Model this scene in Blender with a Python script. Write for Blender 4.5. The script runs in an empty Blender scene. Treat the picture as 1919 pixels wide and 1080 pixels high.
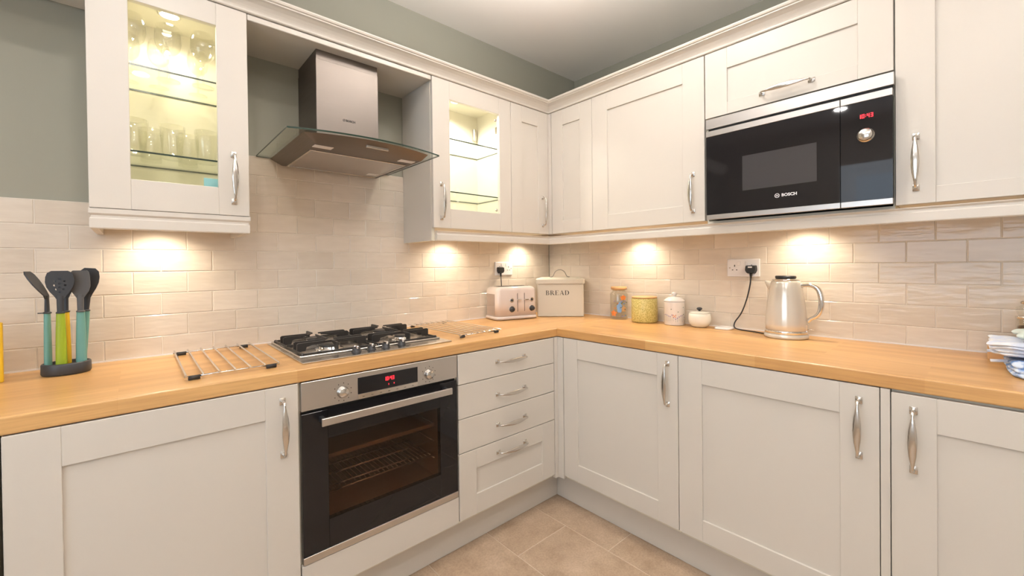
import bpy, bmesh, math, random
from mathutils import Vector, Matrix
random.seed(7)
S = bpy.context.scene
COL = S.collection
PI = math.pi

# ------------------------------------------------------------------ camera
def build_camera():
    yaw, pitch, roll = (math.radians(v) for v in (48.5724, -0.4943, -0.681))
    F = Vector((math.cos(yaw)*math.cos(pitch), math.sin(yaw)*math.cos(pitch), math.sin(pitch)))
    Rt = Vector((math.sin(yaw), -math.cos(yaw), 0)); Up = Rt.cross(F)
    R2 = Rt*math.cos(roll) + Up*math.sin(roll); U2 = Up*math.cos(roll) - Rt*math.sin(roll)
    cd = bpy.data.cameras.new('camera'); co = bpy.data.objects.new('camera', cd); COL.objects.link(co)
    m = Matrix((R2, U2, -F)).transposed().to_4x4(); m.translation = Vector((-2.2147, -2.0485, 1.2361))
    co.matrix_world = m
    cd.sensor_fit = 'HORIZONTAL'; cd.sensor_width = 36; cd.lens = 786.4735/1919*36
    cd.shift_x = (959.5-949.3)/1919; cd.shift_y = (504.77-540)/1919; cd.clip_start = 0.02
    S.camera = co
    S.cycles.transparent_max_bounces = 40
build_camera()

# ------------------------------------------------------------------ exposure, world, lights
S.view_settings.view_transform = 'Standard'; S.view_settings.look = 'None'
S.view_settings.exposure = 0.06; S.view_settings.gamma = 1.0
S.view_settings.use_curve_mapping = False
W = bpy.data.worlds.new('sky'); S.world = W; W.use_nodes = True
bg = W.node_tree.nodes['Background']; bg.inputs[0].default_value = (0.62, 0.80, 1.0, 1); bg.inputs[1].default_value = 1.2

def lamp(name, kind, loc, power, color, rot=(0, 0, 0), **k):
    l = bpy.data.lights.new(name, kind); l.energy = power; l.color = color
    for a, b in k.items(): setattr(l, a, b)
    o = bpy.data.objects.new(name, l); COL.objects.link(o); o.location = loc; o.rotation_euler = rot
    return o
WARM = (1.0, 0.955, 0.92); PUCK = (1.0, 0.87, 0.68)
DOWNLIGHTS = [(-2.17, -1.15), (-0.95, -1.25), (-2.17, -2.45), (-1.0, -2.45), (-3.3, -1.2), (-3.3, -2.45)]  # first and fourth traced from shadows, the others added for flatter light
DL_POWER = 4.3
for x, y in DOWNLIGHTS:
    lamp('downlight_lamp', 'AREA', (x, y, 2.618), DL_POWER, WARM, shape='DISK', size=0.09)
# added unseen uplights to brighten the ceiling; their pendant bowls are invented
ADDED_BOWLS = [(-1.12, -1.12), (-2.35, -2.3)]
for (x, y), pw_ in zip(ADDED_BOWLS, (27, 28)):
    lamp('added_uplight', 'AREA', (x, y, 2.30), pw_, WARM, (PI, 0, 0), shape='DISK', size=0.26)
# daylight entering through the window of the wall behind the camera
lamp('window_daylight', 'AREA', (-3.84, -1.95, 1.55), 18, (0.72, 0.86, 1.0), (0, -PI/2, 0), shape='RECTANGLE', size=1.3, size_y=1.7)

# ------------------------------------------------------------------ materials
def mat(name, color, rough=0.5, metal=0.0, **k):
    m = bpy.data.materials.new(name); m.use_nodes = True
    b = m.node_tree.nodes['Principled BSDF']
    b.inputs['Base Color'].default_value = (*color, 1); b.inputs['Roughness'].default_value = rough
    b.inputs['Metallic'].default_value = metal
    for a, v in k.items(): b.inputs[a.replace('_', ' ')].default_value = v
    return m
def N(m, t, **k):
    n = m.node_tree.nodes.new(t)
    for a, v in k.items(): setattr(n, a, v)
    return n
def L(m, a, b): m.node_tree.links.new(a, b)
def bsdf(m): return m.node_tree.nodes['Principled BSDF']
def pos_map(m, scale, rot=(0, 0, 0), coord='Position', rnd=0.0):
    g = N(m, 'ShaderNodeNewGeometry') if coord == 'Position' else N(m, 'ShaderNodeTexCoord')
    mp = N(m, 'ShaderNodeMapping'); mp.inputs['Scale'].default_value = scale; mp.inputs['Rotation'].default_value = rot
    src = g.outputs[coord]
    if rnd:
        oi = N(m, 'ShaderNodeObjectInfo'); ml = N(m, 'ShaderNodeMath', operation='MULTIPLY'); ml.inputs[1].default_value = rnd
        L(m, oi.outputs['Random'], ml.inputs[0])
        ad = N(m, 'ShaderNodeVectorMath', operation='ADD'); L(m, src, ad.inputs[0]); L(m, ml.outputs[0], ad.inputs[1]); src = ad.outputs[0]
    L(m, src, mp.inputs[0]); return mp.outputs[0]
def noise(m, vec, scale=5, detail=3, rough=.5):
    n = N(m, 'ShaderNodeTexNoise'); n.inputs['Scale'].default_value = scale; n.inputs['Detail'].default_value = detail
    n.inputs['Roughness'].default_value = rough; L(m, vec, n.inputs['Vector']); return n.outputs['Fac']
def ramp(m, fac, stops):
    r = N(m, 'ShaderNodeValToRGB'); e = r.color_ramp.elements
    e[0].position = stops[0][0]; e[0].color = (*stops[0][1], 1); e[1].position = stops[-1][0]; e[1].color = (*stops[-1][1], 1)
    for p, c in stops[1:-1]:
        x = e.new(p); x.color = (*c, 1)
    L(m, fac, r.inputs[0]); return r.outputs[0]
def bump(m, h, strength=.2, dist=.01):
    b = N(m, 'ShaderNodeBump'); b.inputs['Strength'].default_value = strength; b.inputs['Distance'].default_value = dist
    L(m, h, b.inputs['Height']); L(m, b.outputs[0], bsdf(m).inputs['Normal'])
def mixc(m, a, b, fac, mode='MIX'):
    x = N(m, 'ShaderNodeMix', data_type='RGBA', blend_type=mode)
    if isinstance(fac, float): x.inputs[0].default_value = fac
    else: L(m, fac, x.inputs[0])
    for i, v in ((6, a), (7, b)):
        if isinstance(v, tuple): x.inputs[i].default_value = (*v, 1)
        else: L(m, v, x.inputs[i])
    return x.outputs[2]

M = {}
M['cream'] = mat('cream_paint', (0.655, 0.61, 0.545), 0.36)
v = pos_map(M['cream'], (1, 1, 1)); bump(M['cream'], noise(M['cream'], v, 260, 2), .035, .002)
M['creamin'] = mat('cream_melamine', (0.78, 0.74, 0.62), 0.5)
M['dark'] = mat('dark_gap', (0.02, 0.018, 0.016), 0.7)
# oak staves, two directions
def oak(name, rot):
    m = mat(name, (0.6, 0.36, 0.18), 0.32)
    v = pos_map(m, (1, 1, 1), (0, 0, rot))
    br = N(m, 'ShaderNodeTexBrick'); br.offset = 0.37; br.offset_frequency = 2
    br.inputs['Color1'].default_value = (0, 0, 0, 1); br.inputs['Color2'].default_value = (1, 1, 1, 1)
    br.inputs['Mortar'].default_value = (.45, .45, .45, 1); br.inputs['Scale'].default_value = 1
    br.inputs['Mortar Size'].default_value = 0.0004; br.inputs['Brick Width'].default_value = 0.42; br.inputs['Row Height'].default_value = 0.044
    L(m, v, br.inputs['Vector'])
    st = ramp(m, br.outputs['Color'], [(0, (0.57, 0.315, 0.115)), (.5, (0.64, 0.37, 0.145)), (1, (0.69, 0.42, 0.175))])
    v2 = pos_map(m, (3.5, 95, 95)) if rot == 0 else pos_map(m, (95, 3.5, 95))
    g = ramp(m, noise(m, v2, 1.3, 5, .62), [(.25, (0.76, 0.68, 0.62)), (.62, (1.04, 1.03, 1.0))])
    c = mixc(m, st, g, 0.8, 'MULTIPLY'); L(m, c, bsdf(m).inputs['Base Color'])
    bump(m, noise(m, v2, 1.3, 4), .03, .002)
    return m
M['oakx'] = oak('oak_staves_left', 0.0); M['oaky'] = oak('oak_staves_right', PI/2)
def tile_mat():
    m = mat('glazed_tile', (0.74, 0.665, 0.59), 0.13)
    oi = N(m, 'ShaderNodeObjectInfo')
    c1 = ramp(m, oi.outputs['Random'], [(0, (0.68, 0.60, 0.505)), (1, (0.74, 0.66, 0.565))])
    v = pos_map(m, (5, 5, 22), rnd=9.0)
    n = noise(m, v, 2.2, 2, .45)
    c2 = ramp(m, n, [(.3, (0.95, 0.94, 0.93)), (.7, (1.03, 1.03, 1.03))])
    L(m, mixc(m, c1, c2, .8, 'MULTIPLY'), bsdf(m).inputs['Base Color'])
    bump(m, n, .13, .012); return m
M['tile'] = tile_mat()
M['grout'] = mat('pale_grout', (0.84, 0.77, 0.68), 0.8)
def stone():
    m = mat('floor_stone', (0.5, 0.4, 0.3), 0.38)
    v = pos_map(m, (1, 1, 1), rnd=5.0)
    a = ramp(m, noise(m, v, 7, 6, .65), [(.3, (0.40, 0.285, 0.19)), (.55, (0.52, 0.385, 0.27)), (.75, (0.60, 0.46, 0.335))])
    b = ramp(m, noise(m, v, 120, 3, .7), [(.35, (.84, .83, .82)), (.6, (1.04, 1.04, 1.04))])
    L(m, mixc(m, a, b, .9, 'MULTIPLY'), bsdf(m).inputs['Base Color']); bump(m, noise(m, v, 60, 3), .06, .003); return m
M['stone'] = stone()
M['floorgrout'] = mat('floor_grout', (0.66, 0.56, 0.45), 0.8)
M['green'] = mat('sage_paint', (0.335, 0.33, 0.27), 0.75)
v = pos_map(M['green'], (1, 1, 1)); bump(M['green'], noise(M['green'], v, 300, 2), .05, .002)
M['white'] = mat('ceiling_white', (0.89, 0.855, 0.82), 0.85)
M['wallw'] = mat('far_wall', (0.66, 0.62, 0.56), 0.8)
def steel(name, col, rough, sc, st=.04):
    m = mat(name, col, rough, 1.0)
    n = noise(m, pos_map(m, sc), 1, 3)
    rr = N(m, 'ShaderNodeMapRange'); rr.inputs[3].default_value = rough*.85; rr.inputs[4].default_value = rough*1.2
    L(m, n, rr.inputs[0]); L(m, rr.outputs[0], bsdf(m).inputs['Roughness']); bump(m, n, st, .001); return m
M['steel'] = steel('brushed_steel', (0.60, 0.575, 0.55), .34, (6, 6, 900), .02)
M['steelv'] = steel('hood_steel', (0.20, 0.175, 0.155), .44, (4, 4, 500), .012)
M['steelb'] = steel('hob_steel', (0.62, 0.59, 0.55), .25, (6, 500, 6))
M['nickel'] = mat('satin_nickel', (0.66, 0.63, 0.59), 0.18, 1.0)
M['chrome'] = mat('chrome', (0.80, 0.79, 0.78), 0.08, 1.0)
M['filter'] = steel('filter_mesh', (0.50, 0.47, 0.45), .42, (500, 500, 500), .3)
M['blackglass'] = mat('black_glass', (0.012, 0.011, 0.012), 0.03, 0, IOR=1.42)
M['black'] = mat('black_plastic', (0.022, 0.022, 0.024), 0.4)
M['iron'] = mat('cast_iron', (0.025, 0.022, 0.020), 0.38)
M['rubber'] = mat('rubber', (0.03, 0.028, 0.027), 0.6)
M['enamel'] = mat('oven_enamel', (0.42, 0.32, 0.23), 0.35)
M['silver'] = mat('silver_print', (0.75, 0.75, 0.77), 0.4)
M['red'] = mat('red_digits', (0.8, 0.02, 0.03), 0.4, 0, Emission_Color=(1, .03, .05, 1), Emission_Strength=2.2)
M['plastic'] = mat('white_plastic', (0.80, 0.77, 0.77), 0.25)
M['toaster'] = mat('toaster_enamel', (0.66, 0.57, 0.52), 0.12, 0, Coat_Weight=.5)
M['toastside'] = mat('toaster_side', (0.60, 0.52, 0.48), 0.10, .75)
M['kettle'] = mat('kettle_pearl', (0.70, 0.655, 0.58), 0.2, .35, Coat_Weight=.6)
M['bread'] = mat('bin_enamel', (0.56, 0.51, 0.42), 0.4)
M['binhandle'] = mat('bin_handle_enamel', (0.30, 0.27, 0.23), 0.35)
M['ink'] = mat('dark_ink', (0.04, 0.035, 0.03), 0.6)
M['bamboo'] = mat('bamboo', (0.62, 0.36, 0.16), 0.45)
M['teal'] = mat('teal_handle', (0.14, 0.33, 0.29), 0.35)
M['lime'] = mat('lime_handle', (0.30, 0.40, 0.02), 0.35)
M['yellow'] = mat('yellow_handle', (0.75, 0.45, 0.02), 0.35)
M['slate'] = mat('slate_nylon', (0.035, 0.037, 0.042), 0.45)
M['greynylon'] = mat('grey_nylon', (0.085, 0.083, 0.083), 0.45)
M['ceramic'] = mat('ivory_ceramic', (0.80, 0.76, 0.66), 0.15)
M['porcelain'] = mat('white_porcelain', (0.82, 0.78, 0.75), 0.15)
M['orange'] = mat('orange_glaze', (0.72, 0.22, 0.05), 0.4)
M['blue'] = mat('blue_glaze', (0.20, 0.36, 0.62), 0.4)
M['leaf'] = mat('leaf_print', (0.12, 0.16, 0.10), 0.5)
M['purple'] = mat('purple_print', (0.30, 0.24, 0.42), 0.5)
def mustard():
    m = mat('mustard_glaze', (0.5, 0.4, 0.1), 0.3)
    vo = N(m, 'ShaderNodeTexVoronoi'); vo.inputs['Scale'].default_value = 150; L(m, pos_map(m, (1, 1, 1)), vo.inputs['Vector'])
    L(m, ramp(m, vo.outputs['Distance'], [(.2, (0.42, 0.34, 0.07)), (.65, (0.66, 0.56, 0.22))]), bsdf(m).inputs['Base Color'])
    bump(m, vo.outputs['Distance'], .3, .002); return m
M['mustard'] = mustard()
M['lampon'] = mat('lamp_face', (1, 1, 1), 0.5, 0, Emission_Color=(1, .9, .74, 1), Emission_Strength=9)
M['card'] = mat('blue_card', (0.30, 0.62, 0.66), 0.5)
M['frost'] = mat('etched_flower', (0.75, 0.78, 0.70), 0.4)
def cloth(name, a, b, sc):
    m = mat(name, a, 0.9)
    n = noise(m, pos_map(m, (1, 1, 1)), sc, 3)
    L(m, ramp(m, n, [(.42, a), (.56, b)]), bsdf(m).inputs['Base Color'])
    bump(m, noise(m, pos_map(m, (1, 1, 1)), 700, 1), .15, .001); return m
M['clothblue'] = cloth('blue_towel', (0.62, 0.70, 0.82), (0.16, 0.30, 0.62), 40)
M['clothwhite'] = cloth('white_towel', (0.74, 0.76, 0.80), (0.60, 0.66, 0.80), 28)
M['clothgreen'] = cloth('pale_cloth', (0.66, 0.72, 0.67), (0.60, 0.67, 0.62), 15)
def pepper():
    m = mat('peppercorns', (.1, .05, .03), 0.5)
    vo = N(m, 'ShaderNodeTexVoronoi'); vo.inputs['Scale'].default_value = 260; L(m, pos_map(m, (1, 1, 1)), vo.inputs['Vector'])
    L(m, ramp(m, vo.outputs['Distance'], [(.15, (0.16, 0.10, 0.075)), (.6, (0.03, 0.015, 0.012))]), bsdf(m).inputs['Base Color'])
    bump(m, vo.outputs['Distance'], .8, .003); return m
M['pepper'] = pepper()
def thin_glass(name, tint=(.97, .985, .97), base=.04, edge=.5, gcol=(1, 1, 1)):
    m = bpy.data.materials.new(name); m.use_nodes = True; nt = m.node_tree
    for n in list(nt.nodes):
        if n.type == 'BSDF_PRINCIPLED': nt.nodes.remove(n)
    out = [n for n in nt.nodes if n.type == 'OUTPUT_MATERIAL'][0]
    tr = N(m, 'ShaderNodeBsdfTransparent'); tr.inputs[0].default_value = (*tint, 1)
    gl = N(m, 'ShaderNodeBsdfGlossy'); gl.inputs['Roughness'].default_value = 0.02; gl.inputs['Color'].default_value = (*gcol, 1)
    lw = N(m, 'ShaderNodeLayerWeight'); lw.inputs['Blend'].default_value = .5
    pw = N(m, 'ShaderNodeMath', operation='POWER'); pw.inputs[1].default_value = 4.0; L(m, lw.outputs['Facing'], pw.inputs[0])
    ad = N(m, 'ShaderNodeMath', operation='MULTIPLY_ADD', use_clamp=True); ad.inputs[1].default_value = edge; ad.inputs[2].default_value = base; L(m, pw.outputs[0], ad.inputs[0])
    mx = N(m, 'ShaderNodeMixShader'); L(m, ad.outputs[0], mx.inputs[0]); L(m, tr.outputs[0], mx.inputs[1]); L(m, gl.outputs[0], mx.inputs[2])
    L(m, mx.outputs[0], out.inputs['Surface']); return m
M['pane'] = thin_glass('clear_pane', (.99, .993, .985), .018, .5)
M['shelfglass'] = thin_glass('shelf_glass', (.965, .98, .955), .03, .35)
M['shelfedge'] = mat('glass_edge', (0.02, 0.04, 0.028), 0.15)
M['drink'] = thin_glass('drinking_glass', (.95, .95, .93), .05, .75)
M['canopy'] = thin_glass('smoked_canopy', (.90, .93, .90), .04, .5)
M['tint'] = thin_glass('tinted_window', (.60, .50, .42), .025, .4, (1, .97, .94))
M['winglass'] = thin_glass('window_glass', (.98, .985, .99), .03, .5)

# ------------------------------------------------------------------ geometry helpers
def BM(): return bmesh.new()
def box(bm, a, b, bev=0.0, seg=1, mi=0):
    x0, y0, z0 = a; x1, y1, z1 = b
    t = bmesh.new(); bmesh.ops.create_cube(t, size=1)
    for v in t.verts:
        v.co = Vector((x0+(v.co.x+.5)*(x1-x0), y0+(v.co.y+.5)*(y1-y0), z0+(v.co.z+.5)*(z1-z0)))
    if bev > 0: bmesh.ops.bevel(t, geom=list(t.edges), offset=bev, segments=seg, affect='EDGES', profile=.5)
    merge(bm, t, mi); return bm
def merge(bm, t, mi=0, mtx=None):
    mp = {}
    for v in t.verts: mp[v] = bm.verts.new(mtx @ v.co if mtx else v.co)
    for f in t.faces:
        try: nf = bm.faces.new([mp[v] for v in f.verts]); nf.material_index = mi if mi else f.material_index; nf.smooth = f.smooth
        except ValueError: pass
    t.free()
def lathe(bm, prof, n=32, c=(0, 0, 0), axis='z', mi=0, smooth=True):
    rings = []
    for r, h in prof:
        ring = []
        for i in range(n):
            a = 2*PI*i/n
            p = (r*math.cos(a), r*math.sin(a), h)
            if axis == 'y': p = (p[0], p[2], p[1])
            elif axis == '-y': p = (p[0], -p[2], p[1])
            elif axis == 'x': p = (p[2], p[0], p[1])
            ring.append(bm.verts.new((c[0]+p[0], c[1]+p[1], c[2]+p[2])) if r > 1e-6 or i == 0 else ring[0])
        rings.append((ring, r > 1e-6))
    for (A, fa), (B, fb) in zip(rings, rings[1:]):
        for i in range(n):
            j = (i+1) % n
            if fa and fb: vs = [A[i], A[j], B[j], B[i]]
            elif fa: vs = [A[i], A[j], B[0]]
            elif fb: vs = [A[0], B[j], B[i]]
            else: continue
            f = bm.faces.new(vs); f.smooth = smooth; f.material_index = mi
    return bm
def sweep(bm, path, a, b=None, side=(1, 0, 0), n=10, power=2.0, mi=0, caps=True, smooth=True):
    """section half sizes a (along side) and b; lists or numbers"""
    P = [Vector(p) for p in path]; k = len(P)
    A = a if isinstance(a, (list, tuple)) else [a]*k
    B = (b if isinstance(b, (list, tuple)) else [b]*k) if b is not None else A
    s0 = Vector(side); rings = []
    for i, p in enumerate(P):
        t = (P[min(i+1, k-1)]-P[max(i-1, 0)]).normalized()
        s = (s0 - t*s0.dot(t))
        if s.length < 1e-4: s = t.orthogonal()
        s.normalize(); nn = s.cross(t)
        ring = []
        for j in range(n):
            th = 2*PI*(j+.5)/n; c, q = math.cos(th), math.sin(th)
            cx = math.copysign(abs(c)**(2/power), c); cy = math.copysign(abs(q)**(2/power), q)
            ring.append(bm.verts.new(p + s*A[i]*cx + nn*B[i]*cy))
        rings.append(ring); 
    for R1, R2 in zip(rings, rings[1:]):
        for j in range(n):
            f = bm.faces.new([R1[j], R1[(j+1) % n], R2[(j+1) % n], R2[j]]); f.smooth = smooth; f.material_index = mi
    if caps:
        for r in (rings[0][::-1], rings[-1]):
            f = bm.faces.new(r); f.material_index = mi
    return bm
def smoothpath(pts, sub=6):
    P = [Vector(p) for p in pts]; out = []
    for i in range(len(P)-1):
        p0, p1, p2, p3 = P[max(i-1, 0)], P[i], P[i+1], P[min(i+2, len(P)-1)]
        for s in range(sub):
            t = s/sub
            out.append(.5*((2*p1)+(p2-p0)*t+(2*p0-5*p1+4*p2-p3)*t*t+(3*p1-p0-3*p2+p3)*t**3))
    out.append(P[-1]); return out
def prism(bm, pts, z0, z1, mi=0, mtx=None, top=None):
    """pts: 2D outline; top: optional second outline"""
    t = bmesh.new(); top = top or pts
    A = [t.verts.new((x, y, z0)) for x, y in pts]; B = [t.verts.new((x, y, z1)) for x, y in top]
    n = len(pts); t.faces.new(A[::-1]); t.faces.new(B)
    for i in range(n): t.faces.new([A[i], A[(i+1) % n], B[(i+1) % n], B[i]])
    merge(bm, t, mi, mtx); return bm
def curve_flat(loops, depth):
    """flat shape with holes from 2D loops, in XY, z -depth/2..depth/2"""
    cu = bpy.data.curves.new('c', 'CURVE'); cu.dimensions = '2D'; cu.fill_mode = 'BOTH'; cu.extrude = depth/2
    for lp in loops:
        sp = cu.splines.new('POLY'); sp.points.add(len(lp)-1); sp.use_cyclic_u = True
        for i, (x, y) in enumerate(lp): sp.points[i].co = (x, y, 0, 1)
    return from_curve(cu)
def from_curve(cu):
    o = bpy.data.objects.new('t', cu); COL.objects.link(o)
    dg = bpy.context.evaluated_depsgraph_get(); dg.update()
    me = bpy.data.meshes.new_from_object(o.evaluated_get(dg))
    bm = bmesh.new(); bm.from_mesh(me)
    bpy.data.objects.remove(o); bpy.data.curves.remove(cu); bpy.data.meshes.remove(me)
    return bm
def text_bm(s, size, depth=.0006, bold=.0):
    cu = bpy.data.curves.new('t', 'FONT'); cu.body = s; cu.size = size; cu.extrude = depth/2; cu.offset = bold; cu.align_x = 'CENTER'; cu.align_y = 'CENTER'
    cu.resolution_u = 3
    return from_curve(cu)
FRONT = Matrix(((1, 0, 0, 0), (0, 0, -1, 0), (0, 1, 0, 0), (0, 0, 0, 1)))   # XY drawing -> facing -Y (x stays, y->z)
FIN = {}
def fin(bm, mats, name='mesh'):
    bmesh.ops.recalc_face_normals(bm, faces=bm.faces)
    me = bpy.data.meshes.new(name); bm.to_mesh(me); bm.free()
    for m in (mats if isinstance(mats, (list, tuple)) else [mats]): me.materials.append(M[m] if isinstance(m, str) else m)
    return me
def smooth(me, ang=40):
    for p in me.polygons: p.use_smooth = True
    try: me.set_sharp_from_angle(angle=math.radians(ang))
    except Exception: pass
    return me
def part(name, bm, mats, parent=None, loc=(0, 0, 0), rot=(0, 0, 0), label=None, sm=False):
    me = bm if isinstance(bm, bpy.types.Mesh) else fin(bm, mats, name)
    if sm: smooth(me)
    o = bpy.data.objects.new(name, me); COL.objects.link(o); o.location = loc; o.rotation_euler = rot
    if parent: o.parent = parent
    if label: o['label'] = label
    return o
def thing(name, label, cat, loc=(0, 0, 0), rotz=0, group=None):
    o = bpy.data.objects.new(name, None); COL.objects.link(o); o.empty_display_size = .05
    o.location = loc; o.rotation_euler = (0, 0, rotz); o['label'] = label; o['category'] = cat
    if group: o['group'] = group
    return o
def tag(o, label, cat, group=None):
    o['label'] = label; o['category'] = cat
    if group: o['group'] = group
    return o
def struct(o): o['kind'] = 'structure'; return o
def copy_tree(o, parent=None):
    c = o.copy(); COL.objects.link(c); c.parent = parent
    for ch in list(o.children): copy_tree(ch, c)
    return c

# ------------------------------------------------------------------ dimensions (metres)
H = 2.634; WT = .9122; WB = .8707; DB = .168
UB = 1.4246; UT = 2.155; PB = 1.362
XL, YF = -3.9, -3.5          # far walls
XU = .312                    # upper right wall is set back behind the tiled boxing
# ------------------------------------------------------------------ shell
fl = struct(part('floor', box(BM(), (XL, YF, -.1), (XU, .0, -.0015)), 'floorgrout'))
struct(part('ceiling', box(BM(), (XL-.1, YF-.1, H), (XU+.1, .15, H+.1)), 'white'))
wl = struct(part('wall_left', box(BM(), (XL-.1, .008, -.1), (XU+.1, .15, H)), 'green'))
b = BM(); box(b, (.008, YF, -.1), (XU, .008, 2.19)); box(b, (XU, YF-.1, -.1), (XU+.1, .008, H))
wr = struct(part('wall_right', b, 'green'))
struct(part('wall_front', box(BM(), (XL-.1, YF-.1, -.1), (XU, YF, H)), 'wallw'))
b = BM(); WY0, WY1, WZ0, WZ1 = -2.75, -1.15, .95, 2.15
box(b, (XL-.1, YF, -.1), (XL, WY0, H)); box(b, (XL-.1, WY1, -.1), (XL, .008, H))
box(b, (XL-.1, WY0, -.1), (XL, WY1, WZ0)); box(b, (XL-.1, WY0, WZ1), (XL, WY1, H))
struct(part('wall_back', b, 'wallw'))
win = bpy.data.objects.new('window_1', None); COL.objects.link(win); win.location = (XL-.05, (WY0+WY1)/2, WZ0); struct(win)
b = BM(); hw = (WY1-WY0)/2; hh = WZ1-WZ0
for a, c in (((-.03, -hw, 0), (.03, -hw+.06, hh)), ((-.03, hw-.06, 0), (.03, hw, hh)), ((-.03, -hw+.06, 0), (.03, hw-.06, .06)),
             ((-.03, -hw+.06, hh-.06), (.03, hw-.06, hh)), ((-.03, -.03, .06), (.03, .03, hh-.06))): box(b, a, c, .004)
part('window_frame', b, 'plastic', win)
part('pane', box(BM(), (-.004, -hw+.06, .06), (.004, -.03, hh-.06)), 'winglass', win)
part('pane', box(BM(), (-.004, .03, .06), (.004, hw-.06, hh-.06)), 'winglass', win)

# tiles
def tile_mesh(w, h, t=.0055, c=.0016, m='tile'):
    """tile in XZ plane, front at y=0 facing -Y, origin lower-left"""
    bm = BM(); V = bm.verts.new
    B = [V((x, t, z)) for x, z in ((0, 0), (w, 0), (w, h), (0, h))]
    Mi = [V((x, c*.8, z)) for x, z in ((0, 0), (w, 0), (w, h), (0, h))]
    T = [V((x, 0, z)) for x, z in ((c, c), (w-c, c), (w-c, h-c), (c, h-c))]
    for P, Q in ((B, Mi), (Mi, T)):
        for i in range(4): bm.faces.new([P[i], P[(i+1) % 4], Q[(i+1) % 4], Q[i]])
    bm.faces.new(T); bm.faces.new(B[::-1])
    return fin(bm, m, 'tile')
TC = {}
def put_tile(w, h, parent, loc, rot=(0, 0, 0), name='tile', m='tile'):
    k = (round(w, 4), round(h, 4), m)
    if k not in TC: TC[k] = tile_mesh(w, h, m=m)
    o = bpy.data.objects.new(name, TC[k]); COL.objects.link(o); o.parent = parent; o.location = loc; o.rotation_euler = rot
ZC = [WT+.002, .986, 1.067, 1.148, 1.229, 1.310, 1.391, 1.472, 1.553, 1.634, 1.715]
G = .0026
part('grout', box(BM(), (-3.6, .0022, WT-.04), (0, .0085, 1.472)), 'grout', wl)
part('grout', box(BM(), (-1.95, .0022, 1.472), (-1.1, .0085, 1.715)), 'grout', wl)
def course(x0, x1, z0, z1, phase, pitch, place):
    n0 = math.floor((x0-phase)/pitch)
    x = phase+n0*pitch
    while x < x1-.004:
        a, b_ = max(x, x0), min(x+pitch, x1)
        if b_-a > .012: place(a+G/2, z0+G/2, b_-a-G, z1-z0-G)
        x += pitch
for i in range(len(ZC)-1):
    ph = -2.2245 if i % 2 == 1 else -2.3035
    xa, xb = (-3.2, -.001) if i < 7 else (-1.93, -1.12)
    course(xa, xb, ZC[i], ZC[i+1], ph, .1592, lambda x, z, w, h: put_tile(w, h, wl, (x, 0, z)))
wr_g = part('grout', box(BM(), (.0022, -2.62, WT-.04), (.0085, 0, 1.472)), 'grout', wr)
for i in range(7):
    ph = 1.382 if i % 2 == 0 else 1.461
    course(.001, 2.6, ZC[i], ZC[i+1], ph, .158, lambda x, z, w, h: put_tile(w, h, wr, (0, -x, z), (0, 0, -PI/2)))
# floor tiles
def ftile(x0, x1, y0, y1):
    k = ('f', round(x1-x0, 4), round(y1-y0, 4))
    if k not in TC: TC[k] = tile_mesh(x1-x0, y1-y0, .0055, .0012, 'stone')
    o = bpy.data.objects.new('floor_tile', TC[k]); COL.objects.link(o); o.parent = fl; o.location = (x0, y0, 0); o.rotation_euler = (-PI/2, 0, 0)
    o.rotation_euler = (PI/2, 0, 0); o.scale = (1, -1, 1); o.rotation_euler = (-PI/2, 0, 0)
def floor_tiles():
    offs = {0: -.98, 1: -.74, 2: -.50}
    for c in range(-1, 11):
        xa, xb = -.397-.309*c-.309, -.397-.309*c
        if xb > -.39: continue
        xa = max(xa, XL)
        off = offs[c % 3]; n = 0
        y = off + .61*3
        while y > YF:
            ya, yb = max(y-.61, YF), min(y, -.30)
            if yb-ya > .03: 
                w, h = xb-xa-.003, yb-ya-.003
                k = ('f', round(w, 3), round(h, 3))
                if k not in TC:
                    bm = BM(); V = bm.verts.new; q = .0012
                    Bt = [V((x, yy, -.0055)) for x, yy in ((0, 0), (w, 0), (w, h), (0, h))]
                    Md = [V((x, yy, -q)) for x, yy in ((0, 0), (w, 0), (w, h), (0, h))]
                    Tp = [V((x, yy, 0)) for x, yy in ((q, q), (w-q, q), (w-q, h-q), (q, h-q))]
                    for P, Q in ((Bt, Md), (Md, Tp)):
                        for i in range(4): bm.faces.new([P[i], P[(i+1) % 4], Q[(i+1) % 4], Q[i]])
                    bm.faces.new(Tp); bm.faces.new(Bt[::-1]); TC[k] = fin(bm, 'stone', 'floor_tile')
                o = bpy.data.objects.new('floor_tile', TC[k]); COL.objects.link(o); o.parent = fl; o.location = (xa+.0015, ya+.0015, 0)
            y -= .61
floor_tiles()
# silicone seals
b = BM(); box(b, (-3.05, -.004, WT), (-.001, .0, WT+.005)); box(b, (-.004, -2.5, WT), (0, -.004, WT+.005))
struct(part('trim_1', b, 'plastic'))
# downlight fittings
for i, (x, y) in enumerate(DOWNLIGHTS):
    t = thing('ceiling_downlight', 'recessed chrome-ringed ceiling downlight ' + ('nearest above the utensil stand', 'added above the drawers for flatter light', 'added above the camera side of the left cabinets for flatter light', 'nearest above the kettle side', 'added at the far left near the wall for flatter light', 'added at the far left beside the window for flatter light')[i], 'light', (x, y, H), 0, 'ceiling downlights overhead')
    part('ring', lathe(BM(), [(.036, 0), (.048, 0), (.048, -.004), (.036, -.006), (.036, 0)], 24), 'chrome', t)
    part('lens', lathe(BM(), [(.036, -.002), (.03, -.004), (0, -.005)], 24), 'lampon', t)

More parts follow.
